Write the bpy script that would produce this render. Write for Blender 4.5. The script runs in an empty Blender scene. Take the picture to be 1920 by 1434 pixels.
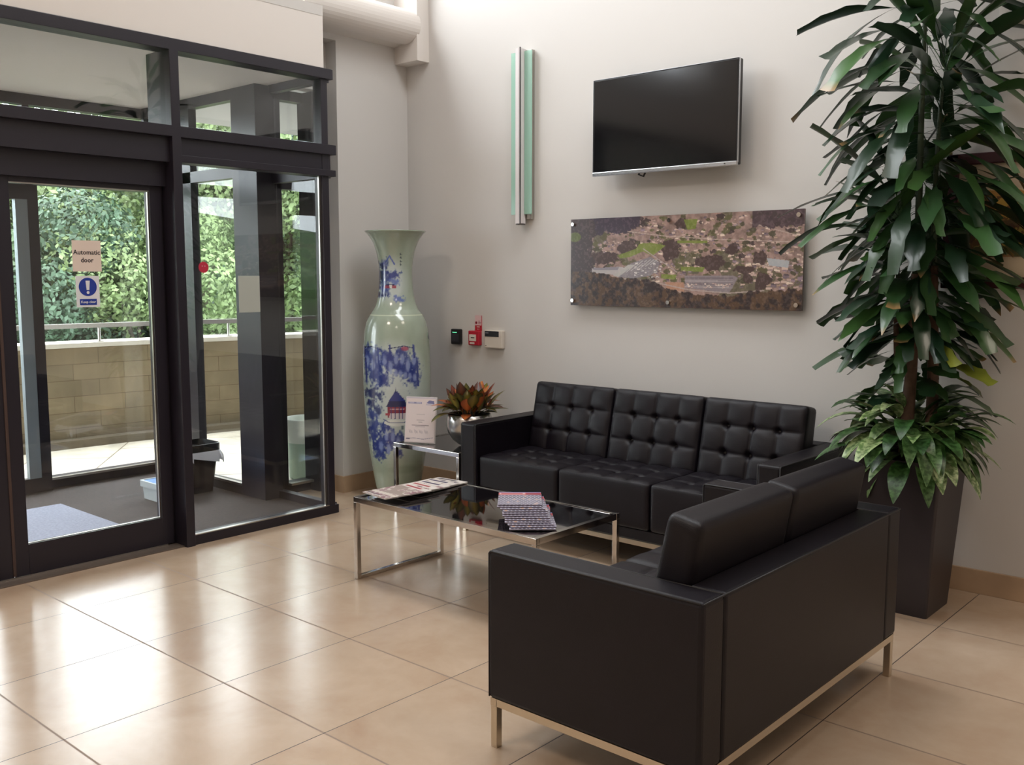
import bpy, bmesh, math, random
import numpy as np
from mathutils import Vector, Matrix
PI = math.pi
C = bpy.context.scene.collection
scn = bpy.context.scene

# ------------------------------------------------------------------ camera
cam_d = bpy.data.cameras.new('camera'); cam = bpy.data.objects.new('camera', cam_d); C.objects.link(cam)
YAW, PITCH, ROLL = -0.7235131, -0.1100751, 0.000293
fw = Vector((math.sin(YAW)*math.cos(PITCH), math.cos(YAW)*math.cos(PITCH), math.sin(PITCH)))
rt = Vector((math.cos(YAW), -math.sin(YAW), 0)); up = rt.cross(fw)
rt2 = rt*math.cos(ROLL)+up*math.sin(ROLL); up2 = -rt*math.sin(ROLL)+up*math.cos(ROLL)
M = Matrix((rt2, up2, -fw)).transposed().to_4x4(); M.translation = Vector((0, 0, 1.5096))
cam.matrix_world = M
cam_d.sensor_width = 36; cam_d.lens = 1819.69/1920*36; cam_d.clip_start = .05; cam_d.clip_end = 200
scn.camera = cam
# ------------------------------------------------------------------ world, lights, exposure
SKY = 10.6
w = bpy.data.worlds.new('world'); scn.world = w; w.use_nodes = True
wn = w.node_tree; bg = wn.nodes['Background']
tc = wn.nodes.new('ShaderNodeTexCoord'); sx = wn.nodes.new('ShaderNodeSeparateXYZ'); cr = wn.nodes.new('ShaderNodeValToRGB')
wn.links.new(tc.outputs['Generated'], sx.inputs[0]); wn.links.new(sx.outputs['Z'], cr.inputs[0]); wn.links.new(cr.outputs[0], bg.inputs[0])
cr.color_ramp.elements[0].position = 0; cr.color_ramp.elements[0].color = (.80, .86, .92, 1)
cr.color_ramp.elements[1].position = .6; cr.color_ramp.elements[1].color = (.95, .98, 1, 1)
bg.inputs[1].default_value = SKY
vs = scn.view_settings; vs.view_transform = 'Standard'; vs.look = 'None'; vs.exposure = 0.0; vs.gamma = 1; vs.use_curve_mapping = False

def area(name, loc, to, sx_, sy_, power, col, portal=False):
    l = bpy.data.lights.new(name, 'AREA'); l.shape = 'RECTANGLE'; l.size = sx_; l.size_y = sy_; l.energy = power; l.color = col
    if portal: l.cycles.is_portal = True
    o = bpy.data.objects.new(name, l); C.objects.link(o); o.location = loc
    o.rotation_euler = (Vector(to)-Vector(loc)).to_track_quat('-Z', 'Y').to_euler(); return o
# daylight portals in the clerestory, the entrance glazing and the skylight
area('clerestory_portal', (-5.62, 2.5, 4.3), (0, 2.5, 4.3), 4.2, 1.6, 1, (1, 1, 1), True)
area('entrance_portal', (-5.0, 2.2, 1.3), (0, 2.2, 1.3), 3.0, 2.6, 1, (1, 1, 1), True)
area('skylight_portal', (-2.2, 3.45, 5.45), (-2.2, 3.45, 0), 3.0, 1.1, 1, (1, 1, 1), True)
# unseen warm fill lamps, added to brighten the room
FILL_LAMPS = [(-3.2, -1.4), (.6, 3.0), (1.6, -1.4)]
for i, (x, y) in enumerate(FILL_LAMPS):
    area('fill_light', (x, y, 5.07), (x, y, 0), 1.1, 1.1, (85, 38, 36)[i], (1, .86, .72))

# ------------------------------------------------------------------ materials
def s2l(c): return tuple(((v/255)/12.92 if v/255 <= .04045 else ((v/255+.055)/1.055)**2.4) for v in c)
MATS = {}
def mat(name, col, rough=.5, metal=0, spec=.5, noise=None, bump=None, coat=0, emit=None, trans=0, srgb=True):
    if name in MATS: return MATS[name]
    m = bpy.data.materials.new(name); m.use_nodes = True; nt = m.node_tree; p = nt.nodes['Principled BSDF']
    c = s2l(col) if srgb else col
    p.inputs['Base Color'].default_value = (*c, 1); p.inputs['Roughness'].default_value = rough
    p.inputs['Metallic'].default_value = metal; p.inputs['Specular IOR Level'].default_value = spec
    p.inputs['Coat Weight'].default_value = coat; p.inputs['Transmission Weight'].default_value = trans
    if emit: p.inputs['Emission Color'].default_value = (*s2l(emit[0]), 1); p.inputs['Emission Strength'].default_value = emit[1]
    tcn = nt.nodes.new('ShaderNodeTexCoord')
    if noise:
        sc, amt = noise
        n = nt.nodes.new('ShaderNodeTexNoise'); n.inputs['Scale'].default_value = sc; n.inputs['Detail'].default_value = 5
        nt.links.new(tcn.outputs['Object'], n.inputs['Vector'])
        r = nt.nodes.new('ShaderNodeValToRGB'); nt.links.new(n.outputs[0], r.inputs[0])
        r.color_ramp.elements[0].position = .3; r.color_ramp.elements[1].position = .7
        r.color_ramp.elements[0].color = (*[v*(1-amt) for v in c], 1); r.color_ramp.elements[1].color = (*[min(1, v*(1+amt)) for v in c], 1)
        nt.links.new(r.outputs[0], p.inputs['Base Color'])
    if bump:
        sc, st = bump
        n = nt.nodes.new('ShaderNodeTexNoise'); n.inputs['Scale'].default_value = sc; n.inputs['Detail'].default_value = 3
        nt.links.new(tcn.outputs['Object'], n.inputs['Vector'])
        b = nt.nodes.new('ShaderNodeBump'); b.inputs['Strength'].default_value = st; b.inputs['Distance'].default_value = .002
        nt.links.new(n.outputs[0], b.inputs['Height']); nt.links.new(b.outputs[0], p.inputs['Normal'])
    MATS[name] = m; return m
def painted(name, rough=.5, coat=0, spec=.5, spot=None):
    """material whose colour is the mesh's own painted colour attribute 'paint'"""
    if name in MATS: return MATS[name]
    m = bpy.data.materials.new(name); m.use_nodes = True; nt = m.node_tree; p = nt.nodes['Principled BSDF']
    a = nt.nodes.new('ShaderNodeAttribute'); a.attribute_name = 'paint'; nt.links.new(a.outputs['Color'], p.inputs['Base Color'])
    p.inputs['Roughness'].default_value = rough; p.inputs['Coat Weight'].default_value = coat; p.inputs['Coat Roughness'].default_value = .06
    p.inputs['Specular IOR Level'].default_value = spec
    MATS[name] = m; return m
def glass(name, tint=(.92, .95, .94), f0=.045):
    if name in MATS: return MATS[name]
    m = bpy.data.materials.new(name); m.use_nodes = True; nt = m.node_tree; nt.nodes.clear(); N = nt.nodes.new
    o = N('ShaderNodeOutputMaterial'); mx = N('ShaderNodeMixShader'); t = N('ShaderNodeBsdfTransparent'); g = N('ShaderNodeBsdfGlossy')
    g.inputs['Roughness'].default_value = .0; t.inputs[0].default_value = (*tint, 1)
    lw = N('ShaderNodeLayerWeight'); lw.inputs[0].default_value = .5
    pw = N('ShaderNodeMath'); pw.operation = 'POWER'; pw.inputs[1].default_value = 5
    ma = N('ShaderNodeMath'); ma.operation = 'MULTIPLY_ADD'; ma.inputs[1].default_value = 1-f0; ma.inputs[2].default_value = f0
    nt.links.new(lw.outputs['Facing'], pw.inputs[0]); nt.links.new(pw.outputs[0], ma.inputs[0]); nt.links.new(ma.outputs[0], mx.inputs[0])
    nt.links.new(t.outputs[0], mx.inputs[1]); nt.links.new(g.outputs[0], mx.inputs[2]); nt.links.new(mx.outputs[0], o.inputs[0])
    MATS[name] = m; return m

WALL = mat('wall_paint', (209, 205, 201), .85, bump=(60, .05))
WHITE = mat('white_paint', (225, 218, 212), .8)
FRAME = mat('dark_powder_coat', (32, 28, 38), .38, bump=(300, .03))
FRAME2 = mat('dark_powder_coat_satin', (38, 35, 44), .3)
CHROME = mat('polished_chrome', (205, 200, 195), .10, 1)
STEEL = mat('brushed_steel', (190, 186, 180), .28, 1)
LEATHER = mat('black_leather', (15, 10, 18), .44, spec=.32, noise=(9, .18), bump=(420, .28))
LEATHERB = mat('black_leather_button', (20, 18, 22), .5)
BLACK = mat('black_plastic', (22, 22, 24), .4)
GLASS = glass('clear_glass', (.955, .965, .962))
BRASSY = mat('satin_sofa_metal', (205, 194, 176), .28, 1)
BASEB = mat('tile_skirting', (178, 150, 122), .4, noise=(8, .08))

def floor_mat():
    m = bpy.data.materials.new('beige_floor_tile'); m.use_nodes = True; nt = m.node_tree; p = nt.nodes['Principled BSDF']; N = nt.nodes.new; L = nt.links.new
    g = N('ShaderNodeNewGeometry'); s = N('ShaderNodeSeparateXYZ'); L(g.outputs['Position'], s.inputs[0])
    def mth(op, a, b=None, c=None):
        n = N('ShaderNodeMath'); n.operation = op
        for i, v in enumerate((a, b, c)):
            if v is None: continue
            if isinstance(v, (int, float)): n.inputs[i].default_value = v
            else: L(v, n.inputs[i])
        return n.outputs[0]
    PX, PY = .6, .5931
    u = mth('DIVIDE', mth('ADD', s.outputs['X'], 4.30096+PX*20), PX); v = mth('DIVIDE', mth('SUBTRACT', s.outputs['Y'], 1.2976-PY*20), PY)
    fu = mth('ABSOLUTE', mth('SUBTRACT', mth('FRACT', mth('ADD', u, .5)), .5)); fv = mth('ABSOLUTE', mth('SUBTRACT', mth('FRACT', mth('ADD', v, .5)), .5))
    gu = mth('LESS_THAN', fu, .0019/PX); gv = mth('LESS_THAN', fv, .0038/PY)
    cu = mth('FLOOR', u); cv = mth('FLOOR', v); cb = N('ShaderNodeCombineXYZ'); L(cu, cb.inputs[0]); L(cv, cb.inputs[1])
    wn_ = N('ShaderNodeTexWhiteNoise'); wn_.noise_dimensions = '3D'; L(cb.outputs[0], wn_.inputs['Vector'])
    # marbling, shifted per tile
    va = N('ShaderNodeVectorMath'); va.operation = 'MULTIPLY_ADD'; L(wn_.outputs['Color'], va.inputs[0]); va.inputs[1].default_value = (7, 7, 7); L(g.outputs['Position'], va.inputs[2])
    n1 = N('ShaderNodeTexNoise'); n1.inputs['Scale'].default_value = 2.6; n1.inputs['Detail'].default_value = 8; n1.inputs['Roughness'].default_value = .62; n1.inputs['Distortion'].default_value = .3; L(va.outputs[0], n1.inputs['Vector'])
    r = N('ShaderNodeValToRGB'); L(n1.outputs[0], r.inputs[0]); e = r.color_ramp.elements
    e[0].position = .28; e[0].color = (*s2l((176, 148, 124)), 1); e[1].position = .72; e[1].color = (*s2l((196, 174, 152)), 1)
    k = e.new(.5); k.color = (*s2l((186, 163, 140)), 1)
    hv = N('ShaderNodeHueSaturation'); L(r.outputs[0], hv.inputs['Color']); L(mth('MULTIPLY_ADD', wn_.outputs['Value'], .08, .96), hv.inputs['Value'])
    m1 = N('ShaderNodeMix'); m1.data_type = 'RGBA'; L(gv, m1.inputs['Factor']); L(hv.outputs[0], m1.inputs['A']); m1.inputs['B'].default_value = (*s2l((134, 112, 94)), 1)
    m2 = N('ShaderNodeMix'); m2.data_type = 'RGBA'; L(gu, m2.inputs['Factor']); L(m1.outputs['Result'], m2.inputs['A']); m2.inputs['B'].default_value = (*s2l((52, 38, 30)), 1)
    L(m2.outputs['Result'], p.inputs['Base Color'])
    n2 = N('ShaderNodeTexNoise'); n2.inputs['Scale'].default_value = 9; n2.inputs['Detail'].default_value = 4; L(g.outputs['Position'], n2.inputs['Vector'])
    L(mth('ADD', mth('MULTIPLY_ADD', n2.outputs[0], .05, .20), mth('MULTIPLY', mth('MAXIMUM', gu, gv), .4)), p.inputs['Roughness'])
    p.inputs['Specular IOR Level'].default_value = 1.0
    b = N('ShaderNodeBump'); b.inputs['Strength'].default_value = .12; b.inputs['Distance'].default_value = .002; L(n1.outputs[0], b.inputs['Height']); L(b.outputs[0], p.inputs['Normal'])
    return m
FLOOR = floor_mat()

def grid_mat(name, cols, bw, bh, mortar_col, msize, offset=.5, rough=.8, plane='XY', rotate=0, squash=1.0):
    m = bpy.data.materials.new(name); m.use_nodes = True; nt = m.node_tree; p = nt.nodes['Principled BSDF']; N = nt.nodes.new; L = nt.links.new
    t = N('ShaderNodeTexCoord'); mp = N('ShaderNodeMapping'); L(t.outputs['UV' if plane == 'UV' else 'Object'], mp.inputs[0]); mp.inputs['Rotation'].default_value = (0, 0, rotate)
    b = N('ShaderNodeTexBrick'); L(mp.outputs[0], b.inputs['Vector']); b.inputs['Scale'].default_value = 1
    b.inputs['Brick Width'].default_value = bw; b.inputs['Row Height'].default_value = bh; b.inputs['Mortar Size'].default_value = msize; b.offset = offset
    b.inputs['Color1'].default_value = (*s2l(cols[0]), 1); b.inputs['Color2'].default_value = (*s2l(cols[1]), 1); b.inputs['Mortar'].default_value = (*s2l(mortar_col), 1)
    n = N('ShaderNodeTexNoise'); n.inputs['Scale'].default_value = 4; n.inputs['Detail'].default_value = 6; L(t.outputs['Object'], n.inputs['Vector'])
    mr = N('ShaderNodeMapRange'); L(n.outputs[0], mr.inputs[0]); mr.inputs[1].default_value = .3; mr.inputs[2].default_value = .7; mr.inputs[3].default_value = .8; mr.inputs[4].default_value = 1.12
    hv = N('ShaderNodeHueSaturation'); L(b.outputs[0], hv.inputs['Color']); L(mr.outputs[0], hv.inputs['Value']); L(hv.outputs[0], p.inputs['Base Color'])
    p.inputs['Roughness'].default_value = rough
    return m

# ------------------------------------------------------------------ helpers
def tag(o, label=None, cat=None, group=None, kind=None):
    if label: o['label'] = label
    if cat: o['category'] = cat
    if group: o['group'] = group
    if kind: o['kind'] = kind
    return o
def empty(name, loc, rz=0, **k):
    o = bpy.data.objects.new(name, None); C.objects.link(o); o.location = loc; o.rotation_euler = (0, 0, rz); o.empty_display_size = .1
    return tag(o, **k)
def link(name, me, m=None, parent=None, loc=(0, 0, 0), rot=(0, 0, 0), smooth=False):
    if m is not None:
        for q in (m if isinstance(m, (list, tuple)) else [m]): me.materials.append(q)
    o = bpy.data.objects.new(name, me); C.objects.link(o)
    if parent: o.parent = parent
    o.location = loc; o.rotation_euler = rot
    if smooth:
        me.polygons.foreach_set('use_smooth', [True]*len(me.polygons))
    return o
def copy_tree(o, parent=None):
    c = o.copy(); C.objects.link(c)
    if parent: c.parent = parent
    for ch in [x for x in bpy.data.objects if x.parent == o]: copy_tree(ch, c)
    return c
class MB:
    def __init__(s): s.b = bmesh.new()
    def box(s, lo, hi, bev=0, seg=2, rz=0, mi=0):
        lo = Vector(lo); hi = Vector(hi); c = (lo+hi)/2; d = hi-lo
        r = bmesh.ops.create_cube(s.b, size=1, matrix=Matrix.Translation(c) @ Matrix.Rotation(rz, 4, 'Z') @ Matrix.Diagonal((*d, 1)))
        vs_ = r['verts']
        fs = {f for v in vs_ for f in v.link_faces}
        for f in fs: f.material_index = mi
        if bev:
            es = list({e for v in vs_ for e in v.link_edges})
            bmesh.ops.bevel(s.b, geom=es, offset=bev, segments=seg, affect='EDGES', profile=.5)
        return s
    def tube(s, pts, r, n=10, cap=True, radii=None):
        pts = [Vector(p) for p in pts]; rings = []
        for i, p in enumerate(pts):
            d = (pts[min(i+1, len(pts)-1)]-pts[max(i-1, 0)]).normalized()
            a = d.orthogonal().normalized() if i == 0 else (a-d*a.dot(d)).normalized()
            bb = d.cross(a); rr = radii[i] if radii else r
            rings.append([s.b.verts.new(p+(a*math.cos(2*PI*k/n)+bb*math.sin(2*PI*k/n))*rr) for k in range(n)])
        for i in range(len(rings)-1):
            for k in range(n): s.b.faces.new((rings[i][k], rings[i][(k+1) % n], rings[i+1][(k+1) % n], rings[i+1][k]))
        if cap: s.b.faces.new(rings[0][::-1]); s.b.faces.new(rings[-1])
        return s
    def cyl(s, c, r, h, axis='Z', n=24, r2=None):
        R_ = {'Z': Matrix.Identity(4), 'X': Matrix.Rotation(PI/2, 4, 'Y'), 'Y': Matrix.Rotation(PI/2, 4, 'X')}[axis]
        bmesh.ops.create_cone(s.b, cap_ends=True, segments=n, radius1=r, radius2=r if r2 is None else r2, depth=h, matrix=Matrix.Translation(c) @ R_); return s
    def lathe(s, prof, n=48):
        rings = [[s.b.verts.new((r*math.cos(2*PI*k/n), r*math.sin(2*PI*k/n), z)) for k in range(n)] for r, z in prof]
        for i in range(len(rings)-1):
            for k in range(n): s.b.faces.new((rings[i][k], rings[i][(k+1) % n], rings[i+1][(k+1) % n], rings[i+1][k]))
        s.rings = rings; return s
    def prism(s, poly, axis, a, b):
        """closed polygon (2-D) extruded along axis from a to b"""
        def P(u, v, t): return {'Y': (u, t, v), 'X': (t, u, v), 'Z': (u, v, t)}[axis]
        A = [s.b.verts.new(P(u, v, a)) for u, v in poly]; B = [s.b.verts.new(P(u, v, b)) for u, v in poly]; n = len(poly)
        s.b.faces.new(A); s.b.faces.new(B[::-1])
        for k in range(n): s.b.faces.new((A[k], B[k], B[(k+1) % n], A[(k+1) % n]))
        return s
    def mesh(s, name):
        bmesh.ops.recalc_face_normals(s.b, faces=s.b.faces)
        me = bpy.data.meshes.new(name); s.b.to_mesh(me); s.b.free(); return me
    def build(s, name, m, parent=None, loc=(0, 0, 0), rot=(0, 0, 0), smooth=False):
        return link(name, s.mesh(name), m, parent, loc, rot, smooth)
def box(name, lo, hi, m, parent=None, bev=0, kind=None, **k):
    o = MB().box(lo, hi, bev).build(name, m, parent)
    return tag(o, kind=kind, **k)

# value noise for painted decoration
def vnoise(H, W, sc, seed, octv=4, asp=1.0):
    rs = np.random.RandomState(seed); out = np.zeros((H, W)); amp = 1; tot = 0
    for o in range(octv):
        gx = max(2, int(sc*(2**o)*asp)); gy = max(2, int(sc*(2**o)*H/W)); g = rs.rand(gy+2, gx+2)
        y = np.linspace(0, gy, H, endpoint=False); x = np.linspace(0, gx, W, endpoint=False)
        yi = y.astype(int); xi = x.astype(int); fy = (y-yi)[:, None]; fx = (x-xi)[None]; fy = fy*fy*(3-2*fy); fx = fx*fx*(3-2*fx)
        a = g[yi][:, xi]; b_ = g[yi][:, xi+1]; c = g[yi+1][:, xi]; d = g[yi+1][:, xi+1]
        out += amp*((a*(1-fx)+b_*fx)*(1-fy)+(c*(1-fx)+d*fx)*fy); tot += amp; amp *= .5
    return out/tot
class Canvas:
    def __init__(s, W, H, x0, y0, x1, y1, bg_):
        s.W, s.H = W, H; s.X, s.Y = np.meshgrid(x0+(np.arange(W)+.5)/W*(x1-x0), y0+(np.arange(H)+.5)/H*(y1-y0))
        s.a = np.zeros((H, W, 3)); s.a[:] = bg_; s.px = (x1-x0)/W
    def put(s, mask, col, al=1.0):
        k = (mask.astype(float)*al)[..., None]; s.a = s.a*(1-k)+np.array(col, float)*k; return s
    def ell(s, cx, cy, rx, ry, col, al=1, soft=0, noise=None, thr=0):
        d = np.hypot((s.X-cx)/rx, (s.Y-cy)/ry)
        if noise is not None: d = d+noise*thr
        m = np.clip((1-d)/soft, 0, 1) if soft else (d < 1)
        return s.put(m, col, al)
    def poly(s, pts, col, al=1):
        m = np.zeros(s.X.shape, bool); n = len(pts)
        for i in range(n):
            x1, y1 = pts[i]; x2, y2 = pts[(i+1) % n]
            if y1 == y2: continue
            c = ((s.Y < y1) != (s.Y < y2)) & (s.X < (x2-x1)*(s.Y-y1)/(y2-y1)+x1); m ^= c
        return s.put(m, col, al)
    def inside(s, pts):
        a = s.a; s.a = np.zeros_like(a); s.poly(pts, (1, 1, 1)); m = s.a[..., 0]; s.a = a; return m
    def line(s, pts, wd, col, al=1):
        for (x1, y1), (x2, y2) in zip(pts, pts[1:]):
            dx, dy = x2-x1, y2-y1; L = dx*dx+dy*dy+1e-9
            t = np.clip(((s.X-x1)*dx+(s.Y-y1)*dy)/L, 0, 1); d = np.hypot(s.X-x1-t*dx, s.Y-y1-t*dy)
            s.put(d < wd/2, col, al)
        return s
    def rect(s, x0, y0, x1, y1, col, al=1): return s.put((s.X >= x0) & (s.X < x1) & (s.Y >= y0) & (s.Y < y1), col, al)
    def lin(s):
        v = np.clip(s.a, 0, 255)/255; return np.where(v <= .04045, v/12.92, ((v+.055)/1.055)**2.4)
def set_paint(me, cols):
    at = me.color_attributes.new('paint', 'FLOAT_COLOR', 'POINT'); a = np.ones((len(cols), 4), np.float32); a[:, :3] = cols; at.data.foreach_set('color', a.ravel())
def fast_mesh(name, verts, faces):
    """verts (n,3), faces (m,k) with k = 3 or 4"""
    verts = np.asarray(verts, np.float32); faces = np.asarray(faces, np.int32); me = bpy.data.meshes.new(name); k = faces.shape[1]
    me.vertices.add(len(verts)); me.vertices.foreach_set('co', verts.ravel()); me.loops.add(faces.size); me.loops.foreach_set('vertex_index', faces.ravel())
    me.polygons.add(len(faces)); me.polygons.foreach_set('loop_start', np.arange(0, faces.size, k, dtype=np.int32)); me.update(calc_edges=True); me.validate(); return me
def painted_panel(name, cv, w_, h_, th, m, parent=None, loc=(0, 0, 0), rot=(0, 0, 0), zfun=None):
    """a printed sheet or panel: front face is a fine grid in the XZ plane facing -Y, with real thickness behind it"""
    H, W = cv.H, cv.W; xs = np.linspace(-w_/2, w_/2, W); zs = np.linspace(h_, 0, H); X, Z = np.meshgrid(xs, zs); Y = np.zeros_like(X)
    V = np.stack([X, Y, Z], -1).reshape(-1, 3); idx = np.arange(H*W).reshape(H, W)
    F = np.stack([idx[:-1, :-1], idx[1:, :-1], idx[1:, 1:], idx[:-1, 1:]], -1).reshape(-1, 4)
    b = len(V); e = .0; V2 = np.array([(-w_/2, 0, h_), (w_/2, 0, h_), (w_/2, 0, 0), (-w_/2, 0, 0), (-w_/2, th, h_), (w_/2, th, h_), (w_/2, th, 0), (-w_/2, th, 0)])
    F2 = np.array([(0, 1, 5, 4), (1, 2, 6, 5), (2, 3, 7, 6), (3, 0, 4, 7), (4, 5, 6, 7)])+b
    me = fast_mesh(name, np.vstack([V, V2]), np.vstack([F, F2[:, ::1]])); cols = cv.lin().reshape(-1, 3); edge = cols.mean(0)
    set_paint(me, np.vstack([cols, np.tile(edge, (8, 1))])); return link(name, me, m, parent, loc, rot)
def text(name, body, size, m, parent, loc, rot, ext=.0004, align='CENTER', bold=0):
    c = bpy.data.curves.new(name, 'FONT'); c.body = body; c.size = size; c.extrude = ext; c.align_x = align; c.align_y = 'CENTER'; c.offset = bold; c.resolution_u = 2
    me = bpy.data.objects.new('tmp', c); C.objects.link(me); dg = bpy.context.evaluated_depsgraph_get(); dg.update()
    mm = bpy.data.meshes.new_from_object(me.evaluated_get(dg)); bpy.data.objects.remove(me); return link(name, mm, m, parent, loc, rot)

# ================================================================== STRUCTURE
S = dict(kind='structure')
box('floor', (-5.0, -3.6, -.12), (4.1, 4.9, 0), FLOOR, **S)
box('floor_alcove', (-5.62, 3.87, -.12), (-5.0, 4.9, 0), FLOOR, **S)
box('wall_back', (-5.6, 4.852, 0), (4.1, 5.1, 5.3), WALL, **S)
box('wall_right', (4.0, -3.6, 0), (4.2, 5.0, 5.3), WALL, **S)
box('wall_front', (-5.6, -3.8, 0), (4.2, -3.6, 5.3), WALL, **S)
box('wall_left', (-5.62, 4.216, 0), (-5.29, 4.852, 3.5), WALL, **S)
lw = MB().box((-5.5, 3.80, 2.74), (-5.40, 4.216, 3.06)).box((-5.62, -3.6, 3.06), (-5.29, 4.216, 3.5)).box((-5.62, 4.66, 3.5), (-5.29, 4.852, 5.3))\
    .box((-5.62, -3.6, 3.5), (-5.29, .4, 5.3)).box((-5.62, .4, 5.05), (-5.29, 4.66, 5.3)).box((-5.1, -3.6, 0), (-4.86, .60, 3.06)).box((-5.29, -3.6, 3.06), (-4.86, 3.78, 3.12))
tag(lw.build('wall_left_upper', WALL), kind='structure')
box('trim_bulkhead', (-5.0, .60, 2.757), (-4.862, 3.78, 3.06), WHITE, **S)
# half-round bulkhead along the left wall and the boxed corner by the TV wall
pr = [(-5.29, 3.10)]+[(-5.17+.13*math.cos(a), 3.22+.115*math.sin(a)) for a in np.linspace(-PI*.62, PI/2, 20)]+[(-5.29, 3.335)]
tag(MB().prism(pr, 'Y', 3.79, 4.76).build('trim_round_bulkhead', WHITE), kind='structure')
box('trim_corner_box', (-5.29, 4.74, 2.985), (-5.06, 4.852, 3.6), WHITE, **S)
box('trim_wall_beam', (-1.325, 4.74, 2.63), (4.0, 4.852, 2.95), WALL, bev=.004, **S)
# ceiling with skylight opening
cl = MB().box((-5.6, -3.6, 5.2), (-3.7, 5.0, 5.4)).box((-.7, -3.6, 5.2), (4.1, 5.0, 5.4)).box((-3.7, -3.6, 5.2), (-.7, 2.9, 5.4)).box((-3.7, 4.0, 5.2), (-.7, 5.0, 5.4))
tag(cl.build('ceiling', WALL), kind='structure')
# skirting
box('baseboard_back', (-5.29, 4.838, 0), (4.0, 4.852, .115), BASEB, bev=.002, **S)
tag(MB().box((-5.29, 4.216, 0), (-5.276, 4.838, .115)).box((-5.46, 4.202, 0), (-5.276, 4.216, .115)).build('baseboard_left', BASEB), kind='structure')

# ---- entrance screen (front plane x = -4.86)
box('window_1', (-4.905, 2.815, .05), (-4.897, 3.762, 2.13), GLASS, **S)           # sidelight glass
box('window_2', (-4.905, 2.815, 2.30), (-4.897, 3.762, 2.70), GLASS, **S)
box('window_3', (-4.905, .74, 2.30), (-4.897, 2.76, 2.70), GLASS, **S)
box('window_4', (-5.47, 3.842, .05), (-4.93, 3.850, 2.13), GLASS, **S)            # glazed return of the porch
box('window_5', (-5.47, 3.842, 2.30), (-4.93, 3.850, 2.70), GLASS, **S)
es = MB()
es.box((-4.96, .60, 2.692), (-4.845, 3.835, 2.752), .002).box((-4.96, .60, 2.243), (-4.845, 3.85, 2.302), .002).box((-4.95, 2.77, 2.150), (-4.868, 3.82, 2.243))\
  .box((-4.96, 2.77, 2.112), (-4.845, 3.845, 2.150), .002)
es.box((-4.95, .60, 2.112), (-4.880, 2.77, 2.243))                                   # fascia over doors
es.box((-5.10, .60, 1.985), (-4.93, 2.77, 2.112))                                   # operator housing, set back
es.box((-4.945, 3.757, 0), (-4.865, 3.805, 2.70), .002).box((-4.945, .60, 0), (-4.865, .70, 2.7))
es.box((-4.94, 2.80, 0), (-4.86, 3.83, .055), .002)
es.box((-5.09, 2.755, 0), (-4.845, 2.808, 2.70), .003).box((-5.06, 2.70, 0), (-4.97, 2.757, 2.0))
es.box((-5.5, 3.815, 0), (-4.93, 3.868, .05)).box((-5.5, 3.82, 2.11), (-4.93, 3.87, 2.30)).box((-5.5, 3.82, 2.69), (-4.93, 3.87, 2.75))
tag(es.build('trim_entrance_frame', FRAME), kind='structure')
st = MB().box((-4.896, 3.742, .055), (-4.884, 3.757, 2.112)).box((-4.89, 2.809, .055), (-4.862, 3.757, .060)).box((-4.896, 2.809, .055), (-4.884, 2.817, 2.112))
tag(st.build('trim_glazing_bead', STEEL), kind='structure')
tag(MB().box((-5.02, .60, 0), (-4.87, 2.755, .006)).build('trim_threshold', mat('grey_track', (112, 100, 92), .4, .3)), kind='structure')
tag(MB().box((-4.962, .70, .006), (-4.952, 2.70, .014)).build('trim_threshold_strip', STEEL), kind='structure')
# sliding doors (automatic)
def leaf(name, y0, y1, gy0, gy1, label, x=-4.98):
    t = empty(name, (x, (y0+y1)/2, .014), **S); t['label'] = label
    l = lambda y: y-(y0+y1)/2
    f = MB().box((-.025, l(y0), 0), (.025, l(gy0), 1.985), .002).box((-.025, l(gy1), 0), (.025, l(y1), 1.985), .002).box((-.025, l(gy0), 0), (.025, l(gy1), .155)).box((-.025, l(gy0), 1.945), (.025, l(gy1), 1.985))
    f.build('door_frame', FRAME, t)
    MB().box((-.004, l(gy0), .15), (.004, l(gy1), 1.95)).build('door_glass', GLASS, t)
    MB().box((.0, l(gy0), .150), (.012, l(gy1), .158)).box((.0, l(gy1)-.006, .15), (.012, l(gy1), 1.94)).box((0, l(gy0), 1.94), (.02, l(gy1), 1.952)).build('glazing_bead', STEEL, t)
    return t
door1 = leaf('door_1', 1.882, 2.74, 1.952, 2.672, 'dark framed sliding glass door leaf with two signs on its glass')
leaf('door_2', 1.02, 1.876, 1.09, 1.81, 'dark framed sliding glass door leaf left of the signed one')
MB().box((-5.005, 1.872, .02), (-4.95, 1.886, 1.99)).build('seal', mat('brown_rubber_seal', (70, 52, 46), .7), None).name = 'trim_door_seal'
tag(bpy.data.objects['trim_door_seal'], kind='structure')

# ---- porch (vestibule)
box('floor_porch', (-7.05, .55, -.10), (-5.0, 3.87, 0), mat('dark_entrance_matting', (64, 55, 53), .9, noise=(60, .25), bump=(200, .5)), **S)
tag(MB().box((-7.05, .55, 2.735), (-4.95, 3.80, 2.80)).build('ceiling_porch', WHITE), kind='structure')
box('trim_porch_column', (-5.765, 3.705, 0), (-5.485, 3.845, 2.735), FRAME2, bev=.002, **S)
pf = MB()
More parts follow.
